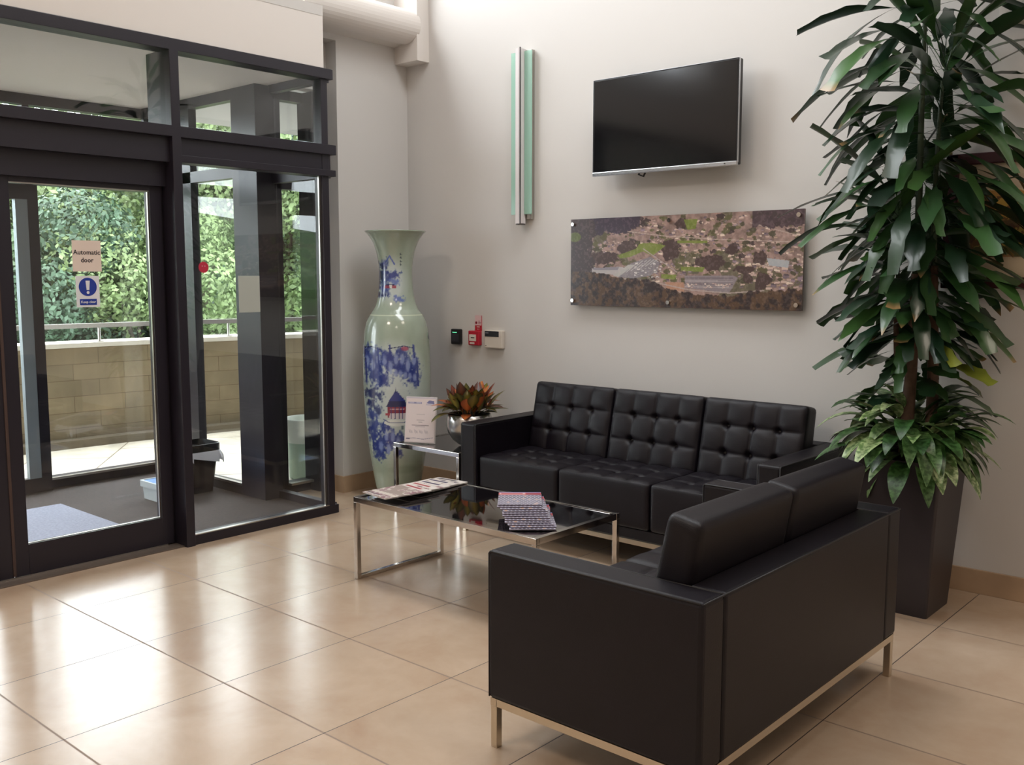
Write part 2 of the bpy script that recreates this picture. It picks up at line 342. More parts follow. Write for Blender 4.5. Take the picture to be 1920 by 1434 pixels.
# outer wall x=-7
pf.box((-7.05, 2.90, 0), (-6.96, 3.90, .075)).box((-7.05, .55, 2.13), (-6.96, 3.90, 2.22)).box((-7.05, .55, 2.665), (-6.96, 3.90, 2.735)).box((-7.05, 3.82, 0), (-6.96, 3.90, 2.735)).box((-6.96, 3.71, 0), (-6.92, 3.90, 2.735)).box((-6.42, 3.71, 0), (-6.30, 3.77, 2.735)).box((-7.05, 2.86, 0), (-6.97, 2.905, 2.735)).box((-7.05, .55, 0), (-6.96, .62, 2.7))
pf.box((-7.0, 3.71, 0), (-5.76, 3.77, .075)).box((-7.0, 3.71, 2.155), (-5.76, 3.77, 2.23)).box((-7.0, 3.71, 2.665), (-5.76, 3.77, 2.735))
# facade strip between column and the left wall
pf.box((-5.62, 3.84, 0), (-5.54, 4.22, .075)).box((-5.62, 3.84, 2.085), (-5.54, 4.22, 2.15)).box((-5.62, 3.84, 2.67), (-5.54, 4.22, 2.735)).box((-5.62, 3.84, 0), (-5.54, 3.935, 2.735)).box((-5.60, 4.12, 0), (-5.44, 4.216, 2.735))
tag(pf.build('trim_porch_frame', FRAME2), kind='structure')
tag(MB().box((-6.96, 2.9, .062), (-6.93, 3.82, .078)).box((-6.95, 3.705, .062), (-5.77, 3.735, .078)).box((-5.54, 3.93, .062), (-5.50, 4.13, .078)).build('trim_sill', STEEL), kind='structure')
box('window_6', (-7.01, 2.90, .07), (-7.002, 3.82, 2.14), GLASS, **S); box('window_7', (-7.01, .6, 2.22), (-7.002, 3.82, 2.67), GLASS, **S)
box('window_8', (-6.98, 3.736, .07), (-5.76, 3.744, 2.16), GLASS, **S); box('window_9', (-6.98, 3.736, 2.23), (-5.76, 3.744, 2.67), GLASS, **S)
box('window_10', (-5.585, 3.93, .07), (-5.577, 4.13, 2.09), GLASS, **S); box('window_11', (-5.585, 3.93, 2.15), (-5.577, 4.13, 2.68), GLASS, **S)
box('wall_porch', (-7.05, .45, 0), (-4.95, .57, 2.80), WHITE, **S)
d3 = empty('door_3', (-6.92, 2.4, .0), **S); d3['label'] = 'outer sliding door leaf with pale grey edge strip'
MB().box((-.03, .43, 0), (.03, .50, 2.12)).box((-.03, -.45, 0), (.03, -.37, 2.12)).box((-.03, -.37, 0), (.03, .43, .10)).box((-.03, -.37, 2.02), (.03, .43, 2.12)).build('door_frame', FRAME2, d3)
MB().box((-.02, .35, .10), (.028, .43, 2.02)).build('edge_strip', mat('pale_grey_aluminium', (150, 160, 166), .45, .4), d3)
MB().box((-.004, -.37, .10), (.004, .35, 2.02)).build('door_glass', GLASS, d3)

# ---- outside
def patio_mat(): return grid_mat('patio_slabs', ((212, 204, 186), (222, 214, 198)), .9, .62, (120, 108, 92), .006, rough=.6, rotate=math.radians(38))
box('floor_patio', (-9.2, -6, -.16), (-5.62, 12, -.02), patio_mat(), **S)
tag(MB().box((-7.9, -5, 2.85), (-5.63, 11, 3.15)).build('ceiling_canopy', mat('canopy_render', (196, 196, 198), .8)), kind='structure')
box('wall_facade', (-5.9, 5.1, -.1), (-5.62, 12, 5.3), mat('facade_cladding', (90, 84, 88), .5), **S)
STONE = grid_mat('honey_ashlar_stone', ((134, 121, 98), (148, 133, 107)), .46, .145, (112, 96, 74), .003, rough=.9, plane='UV')
CX, CY, RW = 1.25, 3.2, 10.05        # centre and radius of the curved terrace wall
def arc(r, y): a = math.asin((y-CY)/r); return CX-r*math.cos(a), y
def curved(name, r0, r1, z0, z1, m, n=60, ya=-3.5, yb=10.0, uv=False, parent=None):
    a0 = math.asin((ya-CY)/RW); a1 = math.asin((yb-CY)/RW); b = bmesh.new(); uvl = b.loops.layers.uv.new('UVMap') if uv else None
    rings = []
    for i in range(n+1):
        a = a0+(a1-a0)*i/n; rings.append([b.verts.new((CX-r*math.cos(a), CY+r*math.sin(a), z)) for r, z in ((r0, z0), (r0, z1), (r1, z1), (r1, z0))])
    for i in range(n):
        for k in range(4):
            f = b.faces.new((rings[i][k], rings[i+1][k], rings[i+1][(k+1) % 4], rings[i][(k+1) % 4]))
            if uv:
                for l in f.loops: 
                    v = l.vert.co; l[uvl].uv = (math.atan2(v.y-CY, CX-v.x)*RW, v.z+.01)
    b.faces.new(rings[0]); b.faces.new(rings[-1][::-1]); bmesh.ops.recalc_face_normals(b, faces=b.faces)
    me = bpy.data.meshes.new(name); b.to_mesh(me); b.free(); return link(name, me, m, parent)
tag(curved('wall_terrace', 9.95, 10.25, -.1, .865, STONE, uv=True), kind='structure')
tag(curved('trim_terrace_coping', 9.91, 10.29, .865, .905, mat('pale_coping', (214, 208, 196), .7)), kind='structure')
tag(curved('trim_terrace_kerb', 9.80, 9.95, -.05, .05, mat('dark_kerb', (110, 100, 84), .8)), kind='structure')
hr = empty('handrail', (arc(10.0, 4.15)[0], 4.15, .905), label='curved stainless handrail on short posts along the terrace wall outside', cat='handrail')
def rel(o, p): return tuple(Vector(p)-Vector(o.location))
rail = curved('rail', 9.965, 10.035, 1.035, 1.075, STEEL); rail.parent = hr; rail.location = -Vector(hr.location)
for k in range(-3, 5):
    y = 4.15+1.22*k; x = arc(10.0, y)[0]
    MB().cyl(rel(hr, (x, y, .97)), .012, .13, n=12).cyl(rel(hr, (x, y, .908)), .045, .012, n=20).build('rail_post', STEEL, hr)
tag(MB().box((-48, -30, -3.2), (-9.3, 40, -3.0)).build('ground_bank', mat('bank_earth', (60, 62, 40), 1, noise=(2, .3))), kind='structure')

# trees beyond the wall: leaf clouds around branching crowns
LEAFM = []
for i, c in enumerate(((76, 98, 66), (96, 116, 68), (62, 86, 64), (106, 124, 78))):
    m = mat('tree_leaf_%d' % i, c, .55, noise=(3, .35)); LEAFM.append(m)
BARK = mat('tree_bark', (70, 60, 48), .9, noise=(12, .3))
def leaf_cloud(rs, centers, n, size):
    pts = []; nr = []
    for (cx, cy, cz, r), w_ in zip(centers, rs.dirichlet([6]*len(centers))):
        k = int(n*w_); d = rs.normal(size=(k, 3)); d /= np.linalg.norm(d, axis=1)[:, None]; rad = r*(.72+.33*rs.rand(k))[:, None]
        pts.append(np.array([cx, cy, cz])+d*rad*np.array([1, 1, .8])); nr.append(d)
    P = np.vstack(pts); N_ = np.vstack(nr); k = len(P); N_ = N_+rs.normal(size=(k, 3))*.6; N_ /= np.linalg.norm(N_, axis=1)[:, None]
    U = np.cross(N_, rs.normal(size=(k, 3))); U /= np.linalg.norm(U, axis=1)[:, None]; Vv = np.cross(N_, U); s = (size*(.6+.8*rs.rand(k)))[:, None]
    V = np.stack([P-U*s, P+Vv*s*.55+N_*s*.1, P+U*s, P-Vv*s*.55+N_*s*.1], 1).reshape(-1, 3); return V, np.arange(4*k).reshape(k, 4)
tree_meshes = []
rs = np.random.RandomState(5)
for t in range(4):
    cs = []
    for k in range(15):
        a = rs.rand()*2*PI; rr = 1.5*math.sqrt(rs.rand()); z = 1.6+3.9*rs.rand(); cs.append((rr*math.cos(a), rr*math.sin(a), z, .75+.5*rs.rand()*(1.1-z/8)))
    V, F = leaf_cloud(rs, cs, 34000, .048); crown = fast_mesh('crown', V, F)
    b = MB(); b.tube([(0, 0, 0), (.05, 0, 1.2), (-.05, .1, 2.6), (.1, 0, 4.2)], .15, 8, radii=[.17, .14, .10, .04])
    for c in cs[:8]: b.tube([(0, .05, max(.8, c[2]-1.6)), (c[0]*.5, c[1]*.5, c[2]-.6), c[:3]], .04, 6, radii=[.06, .04, .015])
    tree_meshes.append((crown, b.mesh('trunk')))
KIND = ['mid green', 'bright yellow green', 'dark bluish green', 'pale green']
WHERE = ['seen through the door glass left of the signs', 'seen behind the two door signs', 'seen above the handrail right of the signs', 'seen left of the porch column through the sidelight', 'beside the porch column', 'seen through the narrow strip right of the porch column']
k = 0
for ri, (xr, n, zb, sc) in enumerate(((-17.0, 6, -3.0, 1), (-24.0, 6, -3.0, 1))):
    for j in range(n):
        rr2 = random.Random(ri*50+j); y = (4.9+1.85*j, 7.6+2.7*j)[ri]; x = xr+rr2.uniform(-.5, .5)
        kd = (j+ri*3+(j*j) % 3) % 4; t_ = empty('tree', (x, y, zb), rr2.uniform(0, 6.28))
        ss = ((6.3 if j < 3 else 8.2) if ri == 0 else (9.4 if j < 3 else 11.2))/6.2*rr2.uniform(.96, 1.04); t_.scale = (ss, ss, ss)
        row = ('front', 'rear')[ri]; ordn = ('first', 'second', 'third', 'fourth', 'fifth', 'sixth', 'seventh')[j]
        tag(t_, '%s tree beyond the terrace wall, %s from left in the %s row' % (KIND[kd], ordn, row), 'tree', 'trees beyond the terrace wall')
        cm, tm = tree_meshes[kd]
        c_ = bpy.data.objects.new('crown', cm); C.objects.link(c_); c_.parent = t_
        if not cm.materials: cm.materials.append(LEAFM[kd]); tm.materials.append(BARK)
        d_ = bpy.data.objects.new('trunk', tm); C.objects.link(d_); d_.parent = t_
hb = MB(); 
hill = [(-27, -3), (-28, 1.0), (-36, 3.4), (-48, 5.0), (-48, -3)]
tag(hb.prism(hill, 'Y', -20, 44).build('ground_hill', mat('hill_green', (58, 84, 44), 1, noise=(1.2, .5))), kind='structure')
# barrel outside the facade strip
br = empty('barrel', (-5.98, 4.43, -.02), label='pale green and white plastic barrel standing outside behind the narrow glass strip', cat='barrel')
MB().lathe([(0, 0), (.13, 0), (.145, .01), (.155, .30)], 32).build('drum', mat('pale_green_plastic', (178, 200, 184), .5), br, smooth=True)
MB().lathe([(.156, .28), (.165, .30), (.172, .45), (.176, .455), (.170, .46), (.160, .45), (.156, .31)], 32).build('collar', mat('white_plastic_sheet', (226, 230, 222), .6), br, smooth=True)

# ================================================================== PORCH CONTENTS
tag(MB().box((-6.39, .9, 0), (-5.25, 2.735, .012), .003).build('porch_floor_panel', mat('blue_grey_panel', (150, 154, 172), .95, noise=(70, .15), bump=(250, .6))), 'flat blue-grey rectangle on the dark porch floor', 'mat')  # thin rectangle, paler and bluer than the porch floor around it
bn = empty('waste_bin', (-6.10, 3.56, 0), label='black waste bin with white liner folded over its rim, in the porch', cat='bin')
def rrect(w_, d_, r, n=5):
    o = []
    for cx, cy, a0 in ((w_-r, d_-r, 0), (-w_+r, d_-r, PI/2), (-w_+r, -d_+r, PI), (w_-r, -d_+r, 1.5*PI)):
        o += [(cx+r*math.cos(a0+PI/2*i/n), cy+r*math.sin(a0+PI/2*i/n)) for i in range(n+1)]
    return o
def loft(levels, closed_bottom=True, closed_top=False):
    b = bmesh.new(); R_ = [[b.verts.new((x, y, z)) for x, y in pts] for pts, z in levels]; n = len(R_[0])
    for i in range(len(R_)-1):
        for j in range(n): b.faces.new((R_[i][j], R_[i][(j+1) % n], R_[i+1][(j+1) % n], R_[i+1][j]))
    if closed_bottom: b.faces.new(R_[0][::-1])
    if closed_top: b.faces.new(R_[-1])
    me = bpy.data.meshes.new('loft'); bmesh.ops.recalc_face_normals(b, faces=b.faces); b.to_mesh(me); b.free(); return me
link('bucket', loft([(rrect(.085, .085, .03), 0), (rrect(.118, .118, .04), .30), (rrect(.112, .112, .04), .30), (rrect(.08, .08, .03), .012)]), mat('black_bin_plastic', (34, 28, 32), .45), bn)
link('rim', loft([(rrect(.119, .119, .04), .285), (rrect(.128, .128, .042), .288), (rrect(.128, .128, .042), .345), (rrect(.122, .122, .04), .348), (rrect(.115, .115, .04), .30)], False), BLACK, bn)
rl = random.Random(3); base = rrect(.124, .124, .04, 8); lev = []
skirt = [rl.uniform(.20, .262) for _ in base]
b = bmesh.new(); up_ = [b.verts.new((x*.9, y*.9, .31)) for x, y in base]; top_ = [b.verts.new((x*1.06, y*1.06, .292)) for x, y in base]; lo_ = [b.verts.new((x*(1.08+.16*rl.random()), y*(1.08+.16*rl.random()), z)) for (x, y), z in zip(base, skirt)]
for r0, r1 in ((up_, top_), (top_, lo_)):
    for j in range(len(base)): b.faces.new((r0[j], r0[(j+1) % len(base)], r1[(j+1) % len(base)], r1[j]))
me = bpy.data.meshes.new('liner'); b.to_mesh(me); b.free(); o = link('liner', me, mat('white_liner', (205, 205, 214), .5), bn, smooth=True)
bx = empty('box_tray', (-6.06, 3.31, 0), .0, label='low pale plastic tray with blue lid on the porch floor by the bin', cat='tray')
link('tray', loft([(rrect(.12, .11, .02), 0), (rrect(.125, .115, .02), .085), (rrect(.14, .125, .02), .085), (rrect(.14, .125, .02), .125), (rrect(.125, .11, .02), .125), (rrect(.12, .105, .02), .06)]), mat('pale_grey_plastic', (196, 204, 208), .5), bx)
link('lid', loft([(rrect(.12, .105, .02), .07), (rrect(.12, .105, .02), .122)], True, True), mat('blue_plastic', (60, 130, 205), .4), bx)

# signs on glass
GX = -4.974
def sheet(name, y, z, w_, h_, m, label, x=GX, th=.0015, cat='sign'):
    t = empty(name, (x, y, z), label=label, cat=cat); MB().box((0, -w_/2, -h_/2), (th, w_/2, h_/2)).build('sheet', m, t); return t
RX = (PI/2, 0, PI/2)
PAPER = mat('cream_paper', (226, 208, 196), .8)
s1 = sheet('door_sign', 2.325, 1.607, .150, .158, PAPER, 'square cream paper sign reading Automatic door on the door glass')
INK = mat('black_ink', (48, 42, 46), .8)
text('lettering', 'Automatic', .033, INK, s1, (.0018, 0, .018), RX, bold=.0006); text('lettering', 'door', .033, INK, s1, (.0018, 0, -.022), RX, bold=.0006)
s2 = sheet('safety_sign', 2.322, 1.425, .122, .160, mat('white_vinyl', (226, 226, 230), .5), 'white and blue safety sign with an exclamation mark on the door glass')
BLUE = mat('sign_blue', (30, 56, 150), .5); WV = MATS['white_vinyl']
MB().cyl((.002, 0, .024), .047, .0012, 'X', 40).build('blue_disc', BLUE, s2); MB().box((.0015, -.044, -.069), (.0026, .044, -.038)).build('blue_band', BLUE, s2)
MB().prism([(-.011, .056), (.011, .056), (.007, .008), (-.007, .008)], 'X', .0026, .0032).cyl((.0029, 0, -.005), .0075, .0006, 'X', 20).build('exclamation_mark', WV, s2)
text('lettering', 'Keep clear', .018, WV, s2, (.003, 0, -.0535), RX, bold=.0003)
s3 = sheet('paper_notice', 3.235, 1.400, .142, .212, mat('notice_paper', (176, 180, 172), .8), 'plain pale paper notice taped inside the sidelight in front of the porch column', x=-4.896, cat='notice')
s4 = empty('round_sticker', (-4.8965, 2.945, 1.553), label='small round red sticker on the sidelight glass', cat='sticker')
MB().cyl((.0006, 0, 0), .031, .0012, 'X', 32).build('disc', mat('sticker_red', (190, 40, 66), .5), s4)
text('lettering', '=  =', .014, WV, s4, (.0014, 0, .006), RX)

# ================================================================== WALL THINGS
def aerial():
    W, H = 560, 192; c = Canvas(W, H, 105, 820, 1290, 1325, (144, 118, 110)); X, Y = c.X, c.Y; n1 = vnoise(H, W, 60, 1, 3); n2 = vnoise(H, W, 14, 2, 4); n3 = vnoise(H, W, 130, 3, 2)
    c.a *= (.72+.6*n1)[..., None]
    c.put(n2 > .55, (86, 84, 62), .7)
    r = random.Random(11)
    def houses(n, reg, sz=(8, 20), cols=((206, 178, 164), (190, 160, 150), (150, 128, 138), (226, 204, 186), (120, 102, 112), (178, 150, 130))):
        for _ in range(n):
            x = r.uniform(reg[0], reg[2]); y = r.uniform(reg[1], reg[3]); w_ = r.uniform(*sz); h_ = w_*r.uniform(.3, .55); t = r.uniform(-.25, .25); col = r.choice(cols)
            P = [(x, y), (x+w_, y+w_*t), (x+w_, y+w_*t+h_), (x, y+h_)]; c.poly(P, col); c.poly([(x, y), (x+w_, y+w_*t), (x+w_*.85, y+w_*t-h_*.5), (x+w_*.15, y-h_*.5)], tuple(v*.72 for v in col))
    houses(150, (220, 950, 480, 1040), (6, 15)); houses(330, (480, 840, 1290, 1130), (8, 22)); houses(120, (1000, 1080, 1290, 1210), (10, 28)); houses(60, (560, 1080, 760, 1180), (8, 20))
    # tree clumps
    for _ in range(230):
        x = r.uniform(230, 1290); y = r.uniform(830, 1180); s_ = r.uniform(6, 20); c.ell(x, y, s_, s_*.7, r.choice(((74, 70, 52), (88, 82, 56), (66, 52, 52), (96, 92, 60))), .9, noise=n3-.5, thr=1.2)
    for x, y, a, b_ in ((660, 1005, 46, 62), (880, 1085, 52, 42), (968, 1012, 30, 28), (1110, 1180, 34, 48), (1048, 1165, 26, 24), (1030, 1118, 50, 20), (720, 868, 30, 28), (440, 990, 60, 34), (300, 1050, 95, 36), (830, 1078, 40, 26), (1100, 1060, 30, 34)): c.ell(x, y, a, b_, (76, 58, 56), 1, noise=n1-.5, thr=.9)
    for p in (((380, 1035), (480, 1000), (500, 972), (560, 968), (640, 985), (610, 1010), (570, 1040), (520, 1015), (450, 1045), (395, 1052)), ((730, 850), (800, 850), (790, 900), (750, 905)), ((720, 1100), (840, 1105), (830, 1130), (720, 1122)), ((700, 960), (850, 965), (850, 978), (700, 975)), ((620, 1140), (700, 1145), (690, 1170), (620, 1165))): c.poly(p, (118, 132, 56), .9)
    c.poly([(160, 1098), (240, 1100), (300, 1112), (385, 1098), (420, 1105), (380, 1150), (340, 1142), (200, 1130), (170, 1118)], (178, 170, 170)); c.poly([(240, 1105), (390, 1100), (380, 1118), (240, 1118)], (140, 134, 142))
    c.poly([(355, 1150), (460, 1078), (560, 1045), (610, 1075), (600, 1120), (560, 1150), (470, 1165), (385, 1158)], (132, 124, 128)); c.poly([(355, 1150), (440, 1088), (475, 1090), (385, 1157)], (176, 172, 168))
    for i in range(6): c.line([(430+i*26, 1130-i*8), (500+i*20, 1068-i*2)], 4, (196, 190, 188), .8)
    houses(50, (470, 1060, 620, 1160), (6, 14), ((214, 206, 204), (150, 142, 150), (190, 182, 180)))
    c.poly([(740, 1150), (980, 1150), (1000, 1160), (960, 1240), (745, 1215)], (138, 126, 130)); 
    for k in range(4): c.line([(742, 1162+k*15), (975, 1162+k*17)], 4, (172, 160, 160) if k % 2 else (108, 96, 104))
    houses(40, (745, 1190, 960, 1212), (7, 11), ((226, 206, 194), (200, 170, 160)))
    c.poly([(640, 1185), (735, 1185), (740, 1235), (650, 1230)], (176, 132, 108)); c.poly([(1130, 1060), (1230, 1075), (1225, 1110), (1140, 1098)], (170, 172, 176)); c.line([(330, 1160), (560, 1180), (760, 1225), (960, 1240), (1120, 1225)], 6, (176, 158, 150))
    c.line([(420, 900), (640, 935), (900, 960), (1290, 985)], 4, (186, 164, 152)); c.line([(520, 1000), (700, 1130)], 5, (170, 150, 146)); c.line([(1050, 880), (1290, 960)], 4, (180, 158, 148))
    e = 880+(n2-.5)*160
    c.put((Y < 935-(X-105)*.12+(n1-.5)*60) & (X < 500), (62, 48, 62)); c.put((X < 235-(Y-860)*.0+(n1-.5)*120), (66, 52, 54)); c.ell(130, 925, 36, 28, (96, 108, 52), .8)
    bd = np.interp(X, [105, 300, 420, 560, 640, 760, 960, 1110, 1290], [1118, 1136, 1165, 1175, 1215, 1245, 1252, 1225, 1212])+(n1-.5)*34
    k = Y > bd; c.put(k, (70, 52, 46)); c.put(k & (n1 > .53), (98, 74, 52), .7); c.put(k & (n1 < .42), (44, 34, 36), .8)
    c.put((X > 1060) & (Y < 905+(n1-.5)*50) & (X < 1290), (62, 46, 54), .85)
    c.put(n3 > .6, (220, 200, 190), .12); return c
pic = empty('aerial_photo_panel', (-2.992, 4.806, 1.324), label='wide frameless aerial photograph of a town fixed on the wall under the television', cat='picture')
painted_panel('print', aerial(), 1.528, .528, .012, painted('glossy_print', .35, .3), pic)
for x in (-.745, -.05, .735):
    for z in (.03, .498): MB().cyl((x, -.006, z), .012, .012, 'Y', 20).cyl((x, .026, z), .008, .03, 'Y', 12).build('standoff_fixing', CHROME, pic)

tv = empty('television', (-3.045, 4.72, 2.095), label='black flat screen television with silver bottom edge on a wall bracket', cat='television')
MB().box((-.475, -.012, 0), (.475, .03, .548), .006).build('casing', BLACK, tv)
MB().box((-.466, -.0135, .022), (.466, -.0115, .540)).build('screen', mat('tv_screen', (10, 10, 13), .12, spec=.6), tv)
MB().box((-.475, -.018, -.006), (.475, .0, .018), .004).box((-.4755, -.013, .01), (-.4745, .0, .548)).box((.4745, -.013, .01), (.4755, .0, .548)).box((-.475, -.013, .5478), (.475, .0, .5488)).build('bezel', mat('satin_silver', (200, 202, 206), .25, 1), tv)
MB().box((-.20, .03, .12), (.20, .055, .45)).box((-.05, .05, .2), (.05, .132, .4)).build('wall_bracket', BLACK, tv)
MB().box((.40, -.0195, .004), (.408, -.018, .010)).build('badge', BLACK, tv)
MB().tube([(-.16, .03, .03), (-.17, .02, -.01), (-.14, .025, -.022), (-.12, .03, .02)], .006, 8).build('cable', BLACK, tv, smooth=True)

sc = empty('wall_light', (-4.155, 4.852, 1.87), label='tall vertical glass wall light with white diffuser between green glass fins', cat='wall light')
MB().box((-.02, -.03, .0), (.06, 0, 1.06)).build('back_plate', STEEL, sc)
MB().prism([(-.042, -.035), (-.042, -.055), (-.03, -.082), (.0, -.09), (.012, -.085), (.016, -.035)], 'Z', -.03, 1.065).build('diffuser', mat('white_opal_glass', (226, 220, 220), .3), sc)
GG = mat('green_frosted_glass', (184, 226, 208), .25, trans=.35)
MB().prism([(-.092, -.052), (-.042, -.05), (-.042, -.044), (-.092, -.046)], 'Z', .03, 1.05).build('glass_fin', GG, sc)
MB().prism([(.018, -.05), (.075, -.046), (.075, -.040), (.018, -.044)], 'Z', .03, 1.05).build('glass_fin', GG, sc)
MB().box((.010, -.0905, -.03), (.017, -.082, 1.07)).cyl((-.005, -.06, -.033), .03, .008, n=16).build('metal_trim', mat('dark_steel_strip', (110, 104, 104), .35, .8), sc)

rd = empty('card_reader', (-4.79, 4.852, 1.028), label='small black card reader with a green light, left of the red call point', cat='card reader')
MB().box((-.046, -.03, 0), (.046, 0, .108), .008).build('casing', BLACK, rd)
MB().box((-.026, -.0315, .082), (.016, -.0295, .087)).build('indicator_light', mat('green_led', (120, 240, 190), .4, emit=((110, 240, 180), 1.0)), rd)
MB().box((-.034, -.0312, .02), (.034, -.0300, .075)).build('key_panel', mat('dark_grey_plastic', (52, 50, 56), .35), rd)
fc = empty('fire_call_point', (-4.605, 4.852, 1.03), label='red fire alarm call point with a red and white card above it', cat='fire alarm')
RED = mat('alarm_red', (180, 26, 48), .4); OFF = mat('off_white_plastic', (218, 208, 196), .5)
MB().box((-.055, -.035, 0), (.045, 0, .10), .006).build('casing', RED, fc)
MB().box((-.042, -.0375, .030), (.020, -.034, .075)).build('break_glass', OFF, fc); MB().box((-.026, -.0385, .050), (.008, -.0370, .056)).build('mark', BLACK, fc)
MB().box((-.038, -.0375, .008), (.006, -.034, .021), .002).build('key_slot', OFF, fc)
MB().box((-.015, -.006, .10), (.045, 0, .205)).build('instruction_card', RED, fc)
MB().box((-.015, -.0072, .137), (.045, -.0055, .205)).build('white_panel', mat('pinkish_white', (222, 186, 188), .6), fc)
MB().cyl((-.002, -.008, .155), .009, .002, 'Y', 12).build('pictogram', mat('dark_red', (130, 20, 40), .5), fc); MB().box((.016, -.0078, .147), (.04, -.007, .150)).box((.016, -.0078, .156), (.04, -.007, .159)).box((.016, -.0078, .165), (.034, -.007, .168)).build('text_lines', mat('dark_red', (130, 20, 40)), fc)
text('lettering', 'FIRE', .016, OFF, fc, (.015, -.0064, .126), (PI/2, 0, 0)); text('lettering', 'alarm', .011, OFF, fc, (.015, -.0064, .112), (PI/2, 0, 0))
kp = empty('alarm_panel', (-4.43, 4.852, 1.018), label='white alarm control panel with a dark display, right of the red call point', cat='control panel')
MB().box((-.082, -.03, 0), (.082, 0, .122), .006).build('casing', OFF, kp)
MB().box((-.076, -.0325, .078), (.052, -.029, .116), .002).build('display', mat('dark_display', (44, 44, 50), .25), kp)
MB().box((-.068, -.0335, .100), (-.04, -.0322, .106)).build('display_text', mat('pale_grey_print', (140, 144, 152)), kp); MB().box((-.072, -.0308, .014), (-.06, -.0298, .018)).build('mark', BLACK, kp)

# framed landscape on the right
def landscape():
    W, H = 420, 200; c = Canvas(W, H, 0, 0, 100, 46, (214, 196, 164)); X, Y = c.X, c.Y; n = vnoise(H, W, 10, 7, 5); m_ = vnoise(H, W, 26, 8, 4)
    c.put(Y < 8+(n-.5)*4, (196, 176, 152)); c.put((Y >= 9+(n-.5)*6), (188, 138, 72)); c.put((Y > 16+(n-.5)*10), (206, 164, 76)); c.put(Y > 25+(m_-.5)*8, (104, 82, 54)); c.put(Y > 29+(m_-.5)*8, (170, 150, 70), .9)
    c.put((Y > 12) & (m_ > .58), (98, 64, 40), .8); c.put((Y > 24) & (n > .55), (84, 58, 44), .85); c.put(Y > 40+(m_-.5)*10, (88, 84, 48)); c.put((Y > 30) & (m_ < .36), (190, 130, 90), .8); return c
fa = empty('framed_landscape', (-.98, 4.852, 1.449), label='dark wood framed landscape painting with cream mount, behind the tall plant', cat='picture')
FW, FH = .565, .62
MB().box((-FW, -.03, 0), (-FW+.058, 0, FH), .005).box((FW-.058, -.03, 0), (FW, 0, FH), .005).box((-FW, -.03, 0), (FW, 0, .052), .005).box((-FW, -.03, FH-.052), (FW, 0, FH), .005).build('frame', mat('mahogany_frame', (66, 30, 34), .35), fa)
MB().box((-FW+.05, -.012, .045), (FW-.05, -.004, FH-.045)).build('mount', mat('cream_mount', (206, 188, 160), .8), fa)
painted_panel('painting', landscape(), .90, .37, .002, painted('matt_paint', .7), fa, (0, -.0150, .145))

